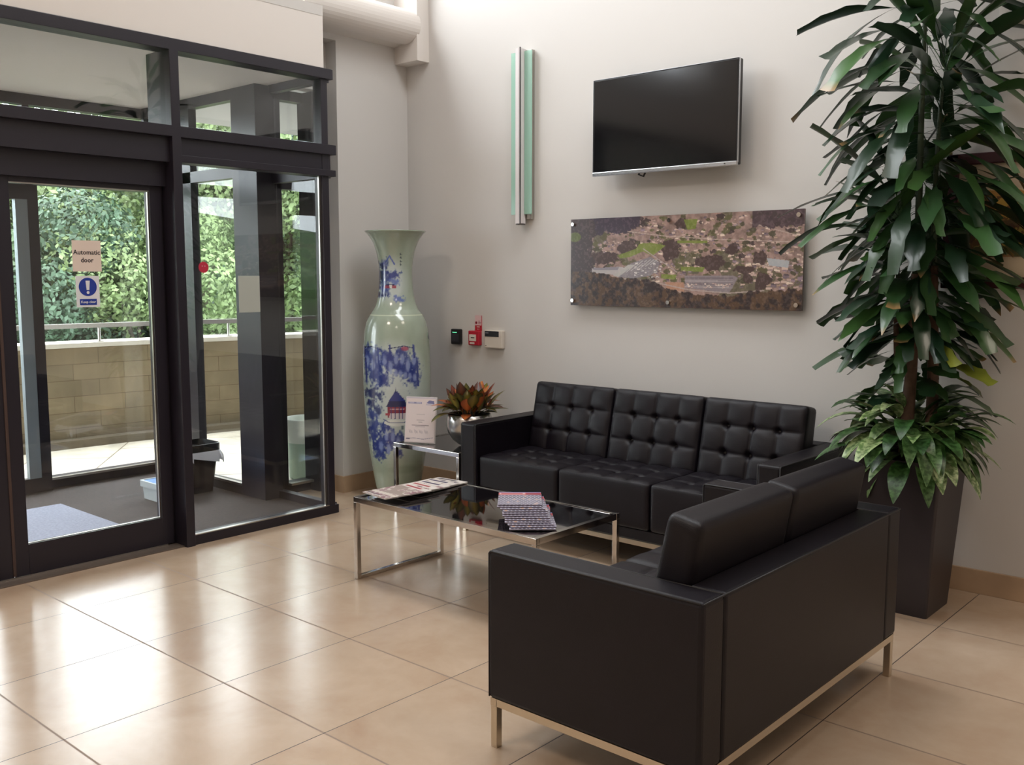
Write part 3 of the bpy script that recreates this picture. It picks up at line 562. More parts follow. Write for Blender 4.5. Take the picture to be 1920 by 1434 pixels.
# ================================================================== VASE
def vase_canvas():
    # painted in the frame 90..440 x 70..1330, cylinder seen from the room side
    W, H = 360, 900; c = Canvas(W, H, 90, 70, 445, 1330, (160, 173, 156)); X, Y = c.X, c.Y; n = vnoise(H, W, 14, 21, 4); f = vnoise(H, W, 40, 22, 3)
    c.a *= (.97+.06*n)[..., None]; PALE = (196, 206, 206); BL = (44, 58, 128); DB = (28, 36, 88); MB_ = (96, 114, 178)
    # pale reserves
    for args in ((255, 330, 80, 140), (262, 900, 178, 320), (240, 720, 165, 130)): c.ell(*args, PALE, .8, soft=.5)
    c.rect(90, 494, 445, 500, (214, 222, 196), .8)
    def wash(cx, cy, rx, ry, col, thr=.9, al=.95, nn=None): c.ell(cx, cy, rx*1.08, ry*1.08, col, al*.92, soft=.55, noise=((nn if nn is not None else f)-.5), thr=thr)
    # neck
    c.line([(222, 235), (240, 205), (262, 245)], 7, MB_); wash(212, 245, 22, 30, BL, 1.4); wash(205, 300, 28, 70, DB, 1.5); wash(215, 360, 32, 48, BL, 1.3); wash(255, 298, 40, 26, BL, 1.6); wash(262, 330, 30, 18, MB_, 1.5); wash(200, 395, 26, 16, DB, 1.4); wash(278, 415, 28, 18, MB_, 1.5)
    c.rect(215, 348, 268, 364, (150, 50, 70), .8); c.rect(222, 342, 262, 348, DB); c.rect(238, 346, 250, 362, (210, 206, 200))
    for y in (195, 212, 230, 245): c.line([(288, y), (297, y+4)], 3, (70, 84, 92)); c.line([(292, y-4), (290, y+8)], 2.5, (70, 84, 92))
    # body upper mountains
    for cx, cy, rx, ry in ((155, 680, 40, 60), (165, 745, 50, 75), (215, 690, 45, 55), (255, 700, 55, 50), (310, 730, 60, 55), (340, 770, 36, 60), (200, 780, 46, 40), (130, 660, 20, 40), (290, 655, 40, 22), (350, 700, 18, 40)): wash(cx, cy, rx, ry, BL, 1.3)
    for k in range(9):
        x0 = 130+k*27; c.ell(x0, 700+18*math.sin(k*2), 13, 32, (150, 164, 206), .8, soft=.5, noise=f-.5, thr=.8)
    for k in range(6): c.ell(240+k*22, 745+6*k, 11, 20, (150, 164, 206), .75, soft=.5, noise=f-.5, thr=.8)
    c.ell(305, 640, 22, 12, (170, 60, 90), .75, soft=.4); c.line([(115, 640), (150, 632), (190, 644)], 4, DB); c.line([(230, 640), (300, 628), (350, 640)], 4, DB)
    for x, y0, y1 in ((235, 625, 690), (345, 625, 680), (180, 640, 720), (362, 700, 815), (122, 690, 800)): c.line([(x, y0), (x+4, y1)], 9, BL, .9)
    # tree left, pagoda, rocks
    for cx, cy, rx, ry in ((150, 850, 34, 34), (185, 860, 26, 24), (140, 900, 24, 30), (150, 950, 34, 30), (180, 925, 22, 26), (160, 1000, 30, 40), (150, 1050, 26, 50), (205, 1010, 30, 34), (195, 1080, 40, 70), (235, 1060, 34, 55), (180, 1130, 30, 50), (280, 1060, 40, 34), (270, 1130, 26, 22)): wash(cx, cy, rx, ry, BL if cy > 930 else DB, 1.4)
    for cx, cy in ((215, 1045), (245, 1050), (190, 1100), (225, 1110), (270, 1075)): c.ell(cx, cy, 12, 30, (140, 156, 204), .8, soft=.5, noise=f-.5, thr=.8)
    c.ell(262, 985, 58, 16, (214, 218, 214), 1); c.line([(204, 970), (230, 985), (300, 985), (318, 968)], 4, (70, 80, 130))
    c.rect(222, 905, 310, 962, (128, 44, 66)); c.rect(232, 918, 300, 926, (196, 150, 160)); c.rect(228, 940, 306, 966, (206, 196, 200))
    for x in (236, 254, 272, 290): c.rect(x, 905, x+4, 966, (52, 50, 110))
    c.poly([(214, 912), (232, 878), (300, 878), (318, 912)], DB); c.rect(238, 866, 296, 882, (150, 56, 76)); c.poly([(226, 884), (258, 838), (268, 838), (306, 884)], BL); c.line([(261, 820), (261, 845)], 4, DB)
    c.rect(210, 940, 234, 952, (160, 60, 76)); c.ell(240, 822, 60, 10, PALE, .8, soft=.5); c.rect(284, 1000, 296, 1018, (60, 80, 90), .6)
    c.line([(160, 640), (158, 1000)], 5, DB, .25); c.ell(422, 592, 8, 16, (52, 60, 90), .8, soft=.4); c.ell(432, 830, 7, 34, (90, 104, 130), .5, soft=.5); c.ell(300, 1210, 90, 26, (120, 140, 118), .4, soft=.5)
    return c
VX, VY = -4.92, 4.392
cv = vase_canvas(); lin = cv.lin()
prof = [(0.0, .0), (.128, .0), (.135, .01), (.145, .04), (.158, .10), (.172, .19), (.190, .30), (.204, .412), (.214, .52), (.222, .632), (.2275, .75), (.2285, .87), (.2265, .98), (.2225, 1.07), (.214, 1.15), (.196, 1.215), (.172, 1.255), (.150, 1.28), (.136, 1.31), (.124, 1.355), (.114, 1.42), (.110, 1.49), (.112, 1.56), (.119, 1.62), (.132, 1.68), (.152, 1.735), (.180, 1.775), (.202, 1.796), (.204, 1.802), (.198, 1.803)]
# resample smoothly
pp = np.array(prof); tt = np.r_[0, np.cumsum(np.hypot(*np.diff(pp, axis=0).T))]; ts = np.linspace(0, tt[-1], 520)
pr_ = np.interp(ts, tt, pp[:, 0]); pz = np.interp(ts, tt, pp[:, 1])
def smooth1(a, k=9):
    b_ = a.copy(); b_[k:-k] = np.convolve(a, np.ones(2*k+1)/(2*k+1), 'valid'); return b_
m_ = ts > .2; pr_ = np.where(m_, smooth1(pr_), pr_); NS = 260
inner = [(.19, 1.795), (.17, 1.775), (.142, 1.735), (.122, 1.68), (.108, 1.6), (.10, 1.5), (.10, 1.35)]
R_all = np.r_[pr_, [a for a, _ in inner]]; Z_all = np.r_[pz, [b_ for _, b_ in inner]]; NZ = len(R_all)
th = np.linspace(0, 2*PI, NS, endpoint=False); view = math.atan2(-VY, -VX)   # towards the room
Vv = np.stack([R_all[:, None]*np.cos(th), R_all[:, None]*np.sin(th), np.tile(Z_all[:, None], (1, NS))], -1).reshape(-1, 3)
ii = np.arange(NZ*NS).reshape(NZ, NS); nx_ = np.roll(ii, -1, 1); F = np.stack([ii[:-1], nx_[:-1], nx_[1:], ii[1:]], -1).reshape(-1, 4)
me = fast_mesh('body', Vv, F); dth = (th-view+PI) % (2*PI)-PI
# decoration wraps the front half and repeats on the back
ph = np.where(abs(dth) <= PI/2, dth, dth-np.sign(dth)*PI); 
cx_ = 268+162*np.sin(ph)[None, :]*(R_all/.2285)[:, None]
yy = np.interp(Z_all, [0, .042, .098, .412, .632, .85, 1.067, 1.246, 1.53, 1.671, 1.803], [1380, 1332, 1293, 1076, 922, 768, 615, 497, 282, 179, 82])
ci = np.clip(((cx_-90)/355*cv.W).astype(int), 0, cv.W-1); ri = np.clip(((yy-70)/1260*cv.H).astype(int), 0, cv.H-1); cols = lin[ri[:, None], ci]
set_paint(me, cols.reshape(-1, 3))
vs_ = empty('floor_vase', (VX, VY, 0), label='tall celadon floor vase painted with blue pagoda landscapes, in the corner', cat='vase')
link('body', me, painted('celadon_glaze', .22, .8), vs_, smooth=True)

# ================================================================== SOFAS
def axis_lines(h, r, n):
    e = [-h, -h+r*.15, -h+r*.45, -h+r]; mid = list(np.linspace(-h+r, h-r, n+1)[1:-1]); return np.array(e+mid+[h-r, h-r*.45, h-r*.15, h])
def cushion(w_, d_, t_, r, nx, ny, depth, face=(2, 1), n=(48, 40, 6), crown=.012, taper=0):
    """upholstered cushion centred on origin; w_ along X, d_ along Y, t_ along Z; +Z face is the tufted one"""
    gx, gy, gz = axis_lines(w_/2, r, n[0]), axis_lines(d_/2, r, n[1]), axis_lines(t_/2, r, n[2]); V = []; F = []
    def side(a, b_, fn):
        base_ = len(V); na, nb = len(a), len(b_)
        for i in range(na):
            for j in range(nb): V.append(fn(a[i], b_[j]))
        for i in range(na-1):
            for j in range(nb-1): q0 = base_+i*nb+j; F.append((q0, q0+nb, q0+nb+1, q0+1))
    h = (w_/2, d_/2, t_/2)
    side(gx, gy, lambda a, b_: (a, b_, h[2])); side(gy, gx, lambda a, b_: (b_, a, -h[2])); side(gy, gz, lambda a, b_: (h[0], a, b_)); side(gz, gy, lambda a, b_: (-h[0], b_, a))
    side(gz, gx, lambda a, b_: (b_, h[1], a)); side(gx, gz, lambda a, b_: (a, -h[1], b_))
    P = np.array(V); hh = np.array(h); q = np.clip(P, -(hh-r), hh-r); d = P-q; L_ = np.linalg.norm(d, axis=1, keepdims=True); Pn = np.where(L_ > 1e-9, q+d/np.maximum(L_, 1e-9)*r, P)
    u = (P[:, 0]/w_+.5)*nx; v = (P[:, 1]/d_+.5)*ny
    pu = np.abs(np.sin(PI*u)); pv = np.abs(np.sin(PI*v)); seam = pu**.36*pv**.36
    du = np.abs(u-np.round(u)); dv = np.abs(v-np.round(v)); inner_ = (np.round(u) > 0) & (np.round(u) < nx) & (np.round(v) > 0) & (np.round(v) < ny)
    pit = np.where(inner_, np.exp(-(du**2+dv**2)/.012), 0)
    topm = np.clip((P[:, 2]-(h[2]-r*.5))/(r*.5), 0, 1)*np.clip((w_/2-abs(P[:, 0]))/.03, 0, 1)**.5*np.clip((d_/2-abs(P[:, 1]))/.03, 0, 1)**.5
    Pn[:, 2] += topm*(-depth*(1-seam)*.75-depth*1.3*pit+crown)
    wr = .0022*np.sin(38*Pn[:, 0]+9*np.sin(21*Pn[:, 1]))*np.exp(-((v-np.round(v))**2)/.03)*topm; Pn[:, 2] += wr
    if taper: s_ = 1-taper*(P[:, 1]/d_+.5); Pn[:, 2] *= s_
    me = fast_mesh('cushion', Pn, F); bm = bmesh.new(); bm.from_mesh(me); bmesh.ops.remove_doubles(bm, verts=bm.verts, dist=1e-5); bmesh.ops.recalc_face_normals(bm, faces=bm.faces); bm.to_mesh(me); bm.free(); return me
def button_mesh():
    b_ = MB(); b_.lathe([(.0001, .006), (.005, .0055), (.009, .003), (.0105, 0), (.0105, -.004)], 14); return b_.mesh('button')
BT = button_mesh()
def sofa(name, n, loc, rz, label):
    W = .24+.59*n+.01; D = .775; t = empty(name, loc, rz, label=label, cat='sofa'); X0 = -W/2
    body = MB()
    body.box((X0+.12, -D/2+.03, .165), (-X0-.12, D/2-.05, .215)); body.build('seat_base', LEATHER, t)
    for s_ in (-1, 1):
        a = s_*(W/2-.0585); MB().box((a-.0585, -D/2, .165), (a+.0585, D/2-.001, .65), .014, 3).build('armrest', LEATHER, t, smooth=False)
    MB().box((X0+.117, D/2-.115, .165), (-X0-.117, D/2, .65), .012, 3).build('backrest', LEATHER, t)
    # piping along the edges of arms
    pm = MB()
    for s_ in (-1, 1):
        for e in (0, .117): x = s_*(W/2-e-.003*(1 if e == 0 else -1)); pm.tube([(x, -D/2+.004, .17), (x, -D/2+.004, .640), (x, -D/2+.010, .646), (x, D/2-.01, .646)], .0035, 6)
    pm.tube([(X0+.006, D/2-.002, .646), (-X0-.006, D/2-.002, .646)], .0035, 6)
    pm.build('piping', LEATHERB, t, smooth=True)
    fr_ = MB()
    for y in (-D/2+.006, D/2-.032): fr_.box((X0+.006, y, .140), (-X0-.006, y+.026, .165))
    for x in (X0+.006, -X0-.032): fr_.box((x, -D/2+.03, .140), (x+.026, D/2-.03, .165))
    fr_.build('base_rail', BRASSY, t)
    for x in (X0+.006, -X0-.032):
        for y in (-D/2+.006, D/2-.032): MB().box((x, y, 0), (x+.026, y+.026, .140), .002).build('leg', BRASSY, t)
    cw = (W-.24)/n
    sm = cushion(cw-.004, .62, .25, .022, 4, 4, .019, n=(56, 56, 6), crown=.006); sm.materials.append(LEATHER)
    bmh = cushion(cw-.006, .43, .135, .024, 4, 3, .024, n=(60, 52, 5), crown=.010, taper=.15); bmh.materials.append(LEATHER)
    if not BT.materials: BT.materials.append(LEATHERB)
    for k in range(n):
        cx = X0+.12+cw*(k+.5)
        c_ = bpy.data.objects.new('seat_cushion', sm); C.objects.link(c_); c_.parent = t; c_.location = (cx, -D/2+.31+.018, .2155+.125); sm.polygons.foreach_set('use_smooth', [True]*len(sm.polygons))
        for i in (1, 2, 3):
            for j in (1, 2, 3):
                q_ = bpy.data.objects.new('button', BT); C.objects.link(q_); q_.parent = c_; q_.location = ((i/4-.5)*(cw-.004), (j/4-.5)*.62, .125-.030)
        d_ = bpy.data.objects.new('back_cushion', bmh); C.objects.link(d_); d_.parent = t; d_.location = (cx, D/2-.215+(.035 if n == 2 else 0), .640-(.018 if n == 2 else 0)); d_.rotation_euler = (PI/2-math.radians(11), 0, 0); bmh.polygons.foreach_set('use_smooth', [True]*len(bmh.polygons))
        for i in (1, 2, 3):
            for j in (1, 2):
                q_ = bpy.data.objects.new('button', BT); C.objects.link(q_); q_.parent = d_; q_.location = ((i/4-.5)*(cw-.006), (j/3-.5)*.43, (.0675-.036)*(1-.15*j/3))
    return t
sofa('three_seat_sofa', 3, (-2.955, 4.42, 0), 0, 'black leather three-seat sofa with button-tufted back cushions against the wall')
sofa('two_seat_sofa', 2, (-1.645, 2.90, 0), -PI/2, 'black leather two-seat sofa in the foreground, seen from its back corner')

# ================================================================== TABLES
def metal_table(name, x0, y0, x1, y1, h, label, axis='Y'):
    t = empty(name, ((x0+x1)/2, (y0+y1)/2, 0), label=label, cat='table'); a, b_ = (x1-x0)/2, (y1-y0)/2; s_ = .024
    f = MB()
    f.box((-a, -b_, h-.028), (a, -b_+s_, h), .002).box((-a, b_-s_, h-.028), (a, b_, h), .002).box((-a, -b_+s_, h-.028), (-a+s_, b_-s_, h)).box((a-s_, -b_+s_, h-.028), (a, b_-s_, h))
    f.build('top_frame', CHROME, t)
    for sx_ in (-1, 1):
        x = sx_*(a-s_/2)
        for sy_ in (-1, 1): y = sy_*(b_-s_/2); MB().box((x-s_/2, y-s_/2, 0), (x+s_/2, y+s_/2, h-.028), .002).build('leg', CHROME, t)
        MB().box((x-s_/2, -b_+s_, 0), (x+s_/2, b_-s_, .02), .002).build('floor_bar', CHROME, t)
    MB().box((-a+s_+.001, -b_+s_+.001, h-.012), (a-s_-.001, b_-s_-.001, h-.004)).build('glass_top', mat('black_glass', (16, 13, 16), .03, spec=1.0, coat=1.0), t)
    return t
metal_table('coffee_table', -3.712, 3.015, -2.53, 3.615, .42, 'low rectangular coffee table with black glass top and chrome frame')
metal_table('side_table', -4.66, 4.12, -4.068, 4.715, .44, 'square chrome side table with black glass top beside the three-seat sofa')

# ---- certificate in a leaning stand
def cert():
    W, H = 90, 126; c = Canvas(W, H, 0, 0, 210, 297, (226, 214, 214)); n = vnoise(H, W, 30, 4, 2)
    c.rect(0, 0, 210, 7, (196, 190, 204)); c.rect(12, 30, 110, 42, (120, 122, 168), .75); c.put((c.X > 14) & (c.X < 108) & (c.Y > 31) & (c.Y < 41) & (n > .5), (200, 196, 214), .8)
    c.poly([(140, 38), (160, 18), (196, 22), (198, 42)], (90, 96, 150), .8); c.rect(140, 44, 198, 50, (130, 130, 170), .6)
    for y, w_ in ((110, 60), (148, 54), (160, 30), (182, 120), (192, 70)): c.rect(105-w_/2, y, 105+w_/2, y+4, (96, 84, 92) if y in (148, 182) else (160, 150, 156), .75)
    for x in (40, 78, 112, 150):
        for k in range(5): c.line([(x-14+k*5, 212+(k*7) % 11), (x-8+k*5, 232+(k*5) % 9)], 3, (176, 166, 172), .8)
    c.line([(8, 276), (60, 268), (130, 274), (200, 262)], 4, (150, 140, 160), .8); c.rect(10, 268, 34, 278, (110, 100, 120), .8); return c
ce = empty('certificate_stand', (-4.505, 4.205, .44), math.radians(25), label='white certificate in a clear leaning stand on the side table', cat='certificate')
painted_panel('certificate', cert(), .20, .287, .003, painted('paper_print', .6, .3), ce, (0, -.001, .006), (-math.radians(9), 0, 0))
MB().box((-.106, .0022, 0), (.106, .006, .298), .001).build('backing', mat('white_acrylic_edge', (216, 212, 214), .3), ce, rot=(-math.radians(9), 0, 0))
MB().prism([(.0, .0), (.09, .0), (.09, .003), (.006, .003), (.045, .27), (.042, .272)], 'X', -.02, .02).build('strut', GLASS, ce, (0, .008, 0))

# ---- croton in steel bowl
def leaf_strip(rs, base_, dirv, length, width, droop, nseg=7, fold=.25, blunt=.0, twist=0, wmax=.5, petiole=0, wob=0):
    """arching leaf blade: list of vertex rows (left, mid, right)"""
    p = Vector(base_); d = Vector(dirv).normalized(); rows = []; step = length/nseg; side = d.cross(Vector((0, 0, 1)))
    side = Vector((1, 0, 0)) if side.length < .05 else side.normalized()
    for i in range(nseg+1):
        t_ = i/nseg
        if petiole and t_ < petiole: w_ = .06
        else:
            k = (t_-petiole)/(1-petiole+1e-9); w_ = max(.02, math.sin(PI*min(1, max(0, k))**wmax))**.8
            if k > .75 and blunt: w_ = max(w_, blunt)
        w_ *= 1+wob*math.sin(i*2.3+length*40); n_ = side.cross(d).normalized(); s_ = (side*math.cos(twist*t_)+n_*math.sin(twist*t_)); h_ = width*w_/2
        rows.append((p-s_*h_+n_*fold*h_, p.copy(), p+s_*h_+n_*fold*h_)); p = p+d*step; d = (d+Vector((0, 0, -droop*step))).normalized()
    return rows
class LeafMesh:
    def __init__(s): s.V = []; s.F = []; s.c = []
    def add(s, rows, col, vein=None, clampf=None, colf=None):
        b_ = len(s.V)
        for i, r in enumerate(rows):
            for j, v in enumerate(r):
                v = v.copy()
                if clampf: v = clampf(v)
                s.V.append(tuple(v)); s.c.append(colf(i/(len(rows)-1), j) if colf else (vein if (vein and j == 1) else col))
        for i in range(len(rows)-1):
            for j in (0, 1): a = b_+i*3+j; s.F.append((a, a+1, a+4, a+3))
    def build(s, name, m, parent):
        me = fast_mesh(name, s.V, s.F); set_paint(me, np.array([s2l(c) for c in s.c])); return link(name, me, m, parent, smooth=True)
LEAF = painted('glossy_leaf', .32, .15)
bw = empty('potted_croton', (-4.235, 4.385, .44), label='croton with dark green and orange leaves in a round steel bowl on the side table', cat='potted plant')
MB().lathe([(0, 0), (.05, 0), (.07, .006), (.105, .035), (.135, .08), (.148, .125), (.146, .165), (.138, .198), (.134, .2), (.135, .19), (.142, .15), (.12, .12), (0, .12)], 48).build('bowl', mat('brushed_bowl_steel', (196, 194, 192), .26, 1, noise=(40, .1)), bw, smooth=True)
MB().lathe([(0, .178), (.132, .175), (.134, .16)], 24).build('soil', mat('potting_soil', (44, 34, 28), 1, noise=(60, .4)), bw)
rs = random.Random(8); lm = LeafMesh()
PAL = [((70, 38, 32), (140, 70, 44)), ((140, 66, 38), (200, 116, 60)), ((46, 56, 34), (120, 110, 50)), ((52, 40, 32), (110, 60, 40)), ((44, 58, 34), (150, 140, 60)), ((66, 40, 34), (150, 70, 50)), ((38, 52, 32), (120, 110, 50)), ((58, 66, 36), (170, 150, 70)), ((170, 84, 46), (214, 140, 76))]
for k in range(130):
    a = rs.uniform(0, 2*PI); el = rs.choice((.2, .5, .8, 1.05, 1.25, 1.4))+rs.uniform(-.15, .12); r0 = rs.uniform(.02, .11); c_, v_ = rs.choice(PAL)
    base_ = (r0*math.cos(a), r0*math.sin(a), .19+rs.uniform(0, .05)); L_ = rs.uniform(.11, .19) if el > .6 else rs.uniform(.14, .20)
    z_lim = .5
    rows = leaf_strip(rs, base_, (math.cos(a)*math.cos(el), math.sin(a)*math.cos(el), math.sin(el)), L_, rs.uniform(.055, .08), rs.uniform(1, 5) if el < .9 else 2.0, 8, .2, wmax=.95, petiole=.12)
    if min(r[1].y for r in rows)+4.385 < 0 : continue
    # keep clear of the sofa arm
    if any((bw.location.x+p.x > -3.99 and bw.location.z+p.z < .68) for r in rows for p in r): continue
    if any((bw.location.y+p.y > 4.84) for r in rows for p in r): continue
    lm.add(rows, c_, v_)
lm.build('foliage', LEAF, bw)
st_ = MB()
for k in range(6): a = k*1.05; st_.tube([(.03*math.cos(a), .03*math.sin(a), .17), (.045*math.cos(a), .045*math.sin(a), .26)], .005, 6)
st_.build('stem', mat('croton_stem', (80, 70, 50), .8), bw)

# ---- tall dragon tree
px_, py_ = -1.52, 4.46
pl = empty('potted_dragon_tree', (px_, py_, 0), label='tall dracaena with drooping dark green leaves in a tapered black square planter', cat='potted plant')
link('planter', loft([(rrect(.147, .147, .012), 0), (rrect(.191, .191, .014), .70), (rrect(.176, .176, .012), .70), (rrect(.17, .17, .012), .62)]), mat('dark_brown_planter', (44, 38, 42), .42, noise=(6, .08)), pl)
MB().box((-.172, -.172, .60), (.172, .172, .655)).build('soil', MATS['potting_soil'], pl)
CANE = mat('cane_bark', (104, 80, 66), .85, noise=(18, .35), bump=(60, .5))
SHOOT = mat('green_shoot', (50, 66, 44), .6, noise=(14, .3))
def wallclamp(v):
    w_ = Vector((v.x+px_, v.y+py_, v.z))
    if w_.y > 4.815: v = Vector((v.x, 4.815-py_-.01*((v.x*37) % 1), v.z))
    if v.x+px_ > -1.37 and v.z > 2.58 and v.y+py_ > 4.72: v = Vector((v.x, 4.72-py_, v.z))
    return v
rs = random.Random(21); tips = []
canes = [((-.02, -.04), (.0, -.02), 2.95, .030), ((.06, .03), (.06, .02), 2.35, .030), ((-.06, .06), (-.10, .0), 1.75, .025)]
for ci_, ((bx_, by_), (tx_, ty_), hh, rr) in enumerate(canes):
    pts = [(bx_+(tx_-bx_)*t_+.012*math.sin(5*t_+ci_), by_+(ty_-by_)*t_+.01*math.cos(4*t_), .62+(hh-.62)*t_) for t_ in np.linspace(0, 1, 14)]
    ks = min(9, max(4, int((1.62-.62)/(hh-.62)*13)))
    rad = [rr*(1-.68*i/13) for i in range(14)]
    MB().tube(pts[:ks+1], rr, 10, radii=rad[:ks+1]).build('cane', CANE, pl, smooth=True)
    MB().tube(pts[ks:], rr, 10, radii=[v*.75 for v in rad[ks:]]).build('shoot', SHOOT, pl, smooth=True)
    lm = LeafMesh(); z = {0: 1.10, 1: 1.0, 2: .92}[ci_]; k = 0
    stepz = {0: .0088, 1: .0098, 2: .012}[ci_]
    while z < hh+.12:
        t_ = (z-.62)/(hh-.62); a = k*2.39996+rs.uniform(-.35, .35); x = bx_+(tx_-bx_)*t_; y = by_+(ty_-by_)*t_
        env = np.interp(z, [.9, 1.15, 1.4, 1.8, 2.3, 3.1], [.28, .36, .48, .60, .64, .62])
        top_f = max(0, min(1, (z-(hh-.35))/.45)); el = (-.12+1.2*top_f if ci_ else -.05+1.15*top_f)+rs.uniform(-.3, .25)
        L_ = env*rs.choice((rs.uniform(.55, .8), rs.uniform(.75, 1.02))); d = Vector((math.cos(a)*math.cos(el), math.sin(a)*math.cos(el), math.sin(el)))
        room = (4.80-(py_+y))/max(.01, math.sin(a)) if math.sin(a) > .3 else 9
        if room < L_*.85: L_ = max(.26, min(L_, room*1.25))
        base_c = rs.choice(((40, 68, 38), (30, 54, 34), (50, 82, 44), (28, 50, 34), (58, 92, 46), (32, 58, 40), (44, 76, 40)))
        if z < 1.25 and rs.random() < .15: base_c = (120, 130, 50)
        rows = leaf_strip(rs, (x, y, z), d, L_, rs.uniform(.062, .092), rs.uniform(1.0, 2.8), 11, rs.uniform(.1, .35), blunt=rs.choice((0, .55, .75, .6)), twist=rs.uniform(-.6, .6), wmax=1.05, petiole=.30, wob=rs.uniform(.08, .22))
        tipc = rs.random() < .12
        lm.add(rows, base_c, tuple(v*1.15 for v in base_c), wallclamp, colf=(lambda tt_, j, b0=base_c, tp=tipc: (150, 120, 80) if (tp and tt_ > .97) else tuple(min(255, v*(1.12 if j == 1 else 1)) for v in b0)))
        z += stepz*rs.uniform(.7, 1.3)*(2.6 if z < 1.22 else 1); k += 1
    lm.build('foliage', LEAF, pl)
# underplanting with pale mottled leaves
VL = bpy.data.materials.new('mottled_leaf'); VL.use_nodes = True; nt = VL.node_tree; p_ = nt.nodes['Principled BSDF']; a_ = nt.nodes.new('ShaderNodeAttribute'); a_.attribute_name = 'paint'
n_ = nt.nodes.new('ShaderNodeTexNoise'); n_.inputs['Scale'].default_value = 55; n_.inputs['Detail'].default_value = 3; t_ = nt.nodes.new('ShaderNodeTexCoord'); nt.links.new(t_.outputs['Object'], n_.inputs['Vector'])
r_ = nt.nodes.new('ShaderNodeMapRange'); nt.links.new(n_.outputs[0], r_.inputs[0]); r_.inputs[1].default_value = .42; r_.inputs[2].default_value = .58
mx = nt.nodes.new('ShaderNodeMix'); mx.data_type = 'RGBA'; mx.blend_type = 'MULTIPLY'; nt.links.new(r_.outputs[0], mx.inputs['Factor']); nt.links.new(a_.outputs['Color'], mx.inputs['A']); mx.inputs['B'].default_value = (.30, .42, .26, 1)
nt.links.new(mx.outputs['Result'], p_.inputs['Base Color']); p_.inputs['Roughness'].default_value = .35
lm = LeafMesh(); rs = random.Random(4)
for k in range(165):
    a = rs.uniform(0, 2*PI); r0 = rs.uniform(.04, .20); el = rs.uniform(-.3, 1.0); base_ = (r0*math.cos(a), r0*math.sin(a), .69+rs.uniform(0, .16)+.10*max(0, el))
    d = Vector((math.cos(a)*math.cos(el), math.sin(a)*math.cos(el), math.sin(el))); L_ = rs.uniform(.17, .27)*(1.1 if el < .5 else .95)
    if math.sin(a) > .3: L_ = min(L_, (4.80-py_-base_[1])/math.sin(a))
    c_ = rs.choice(((160, 180, 126), (140, 168, 112), (96, 132, 78), (70, 108, 58), (180, 196, 148), (60, 98, 52)))
    rows = leaf_strip(rs, base_, d, L_, rs.uniform(.062, .092), rs.uniform(4, 9), 8, .2, wmax=.8)
    lm.add(rows, c_, tuple(v*.8 for v in c_), wallclamp)
lm.build('underplanting', VL, pl)

# ================================================================== MAGAZINES
def mag_canvas(i, kind):
    r = random.Random(i*7+3)
    if kind == 'cover':
        c = Canvas(44, 60, 0, 0, 210, 280, (214, 204, 196)); n = vnoise(60, 44, 6, i+40, 3)
        cols = [(150, 130, 120), (96, 84, 100), (190, 160, 130), (120, 70, 80), (222, 214, 208)]
        c.put(n > .52, r.choice(cols), .8); c.put(n < .40, r.choice(cols), .7); c.rect(0, 0, 210, 46, (226, 218, 212)); c.rect(16, 12, 150, 34, r.choice(((170, 50, 60), (60, 50, 90), (70, 60, 70)))); c.rect(0, 200, 210, 230, (224, 214, 200), .9); c.rect(12, 246, 120, 256, (90, 70, 80)); return c
    c = Canvas(90, 120, 0, 0, 210, 280, (176, 172, 186))
    for yy_ in range(0, 280, 20):
        for xx_ in range(0, 210, 18):
            k = r.random(); off = 9 if (yy_//20) % 2 else 0
            c.rect(xx_+off, yy_, xx_+off+11, yy_+13, (46, 42, 66) if k < .6 else ((200, 150, 110) if k < .72 else (84, 78, 104)), .95)
    c.rect(0, 0, 210, 14, (90, 130, 190)); c.rect(0, 14, 210, 62, (206, 90, 84)); c.rect(8, 20, 130, 54, (232, 214, 212), .75); c.rect(14, 26, 120, 46, (176, 40, 50), .8); c.rect(136, 18, 206, 60, (150, 50, 66)); c.rect(0, 62, 210, 76, (120, 110, 130)); return c
PR = painted('magazine_print', .38, .2)
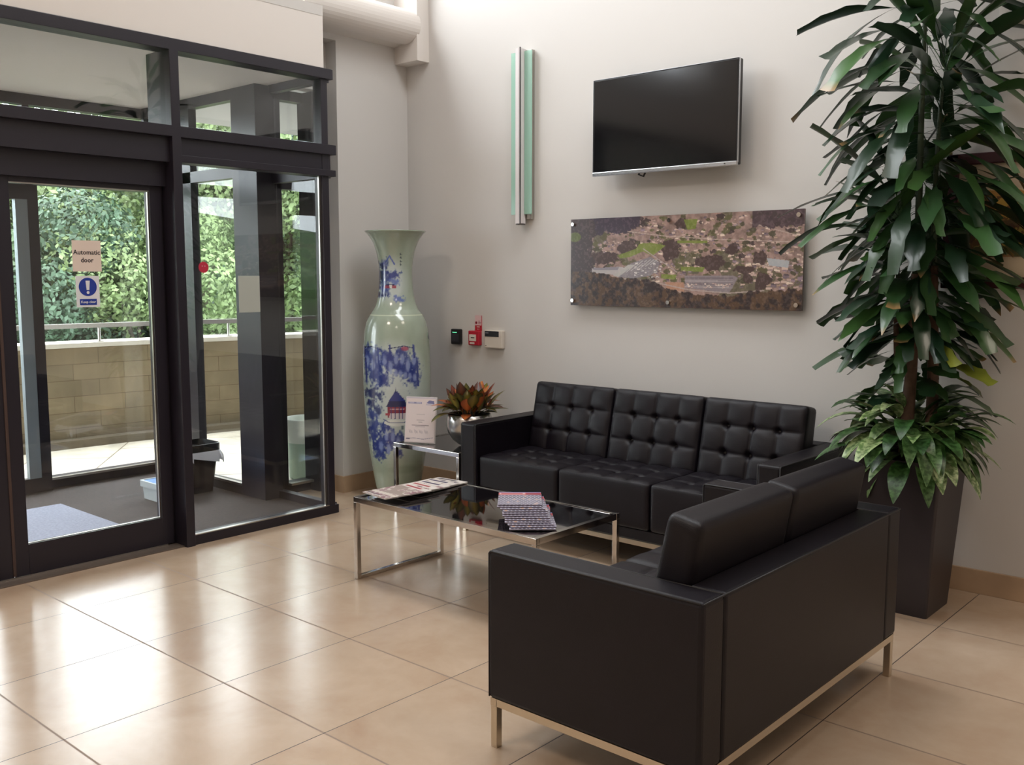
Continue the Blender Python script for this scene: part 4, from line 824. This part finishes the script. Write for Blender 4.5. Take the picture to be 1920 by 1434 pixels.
def magazine(cv_, w_, h_, th_, loc, rz, tilt, label, group, name='magazine'):
    """lies flat: local x across, local y away from the reader"""
    t = empty(name, loc, rz, label=label, cat=name, group=group); t.rotation_euler = (tilt, 0, rz)
    o = painted_panel('cover', cv_, w_, h_, th_*.3, PR, t, (0, -h_/2, th_), (-PI/2, 0, 0))
    MB().box((-w_/2+.001, -h_/2+.001, 0), (w_/2-.001, h_/2-.001, th_*.69)).build('pages', mat('newsprint_edges', (112, 104, 116), .8, noise=(70, .75)) if name == 'newspaper' else mat('page_paper', (216, 208, 204), .8), t); return t
zt = .4202
ordn = ['bottom', 'second', 'third', 'fourth', 'top']
for i in range(5):
    magazine(mag_canvas(i, 'cover'), .205, .275, .005, (-3.60+.012*i-.008*(i % 2), 3.475-.078*i, zt+.0003+.0052*i), math.radians(4-3*i+90*0), math.radians(.0), 'glossy magazine on the left of the coffee table, %s in its overlapping row' % ordn[i], 'fanned magazines on the coffee table')
NB = 12; hd = math.radians(43); aw = Vector((-math.sin(hd), math.cos(hd), 0)); ac = Vector((math.cos(hd), math.sin(hd), 0))
names = ['bottom', 'second from the bottom', 'third from the bottom', 'fourth from the bottom', 'fifth from the bottom', 'sixth from the bottom', 'seventh from the bottom', 'eighth from the bottom', 'fourth from the top', 'third from the top', 'second from the top', 'topmost']
for i in range(NB):
    p = Vector((-2.715, 3.205, 0))+aw*(.0185*i)+ac*(-.004*i+.006*math.sin(i*1.7))
    magazine(mag_canvas(60+i, 'news'), .200, .255, .0052, (p.x, p.y, zt+.0003+.0054*i), hd+math.radians(2.2*math.sin(i*1.1)-1), 0, 'grey patterned newspaper in the coffee table stack, %s' % names[i], 'fanned newspapers on the coffee table', 'newspaper')

# ================================================================== ADDED FILL_LAMPS (out of frame, give the room its light)
for i, (x, y) in enumerate(FILL_LAMPS):
    t = empty('fill_light_frame', (x, y, 5.2), label='square frame around an added unseen fill light, %s' % ('by the left wall', 'above the sofas', 'by the right wall')[i], cat='ceiling light', group='ceiling lights')
    MB().box((-.62, -.62, -.10), (.62, -.57, 0)).box((-.62, .57, -.10), (.62, .62, 0)).box((-.62, -.57, -.10), (-.57, .57, 0)).box((.57, -.57, -.10), (.62, .57, 0)).build('frame', STEEL, t)
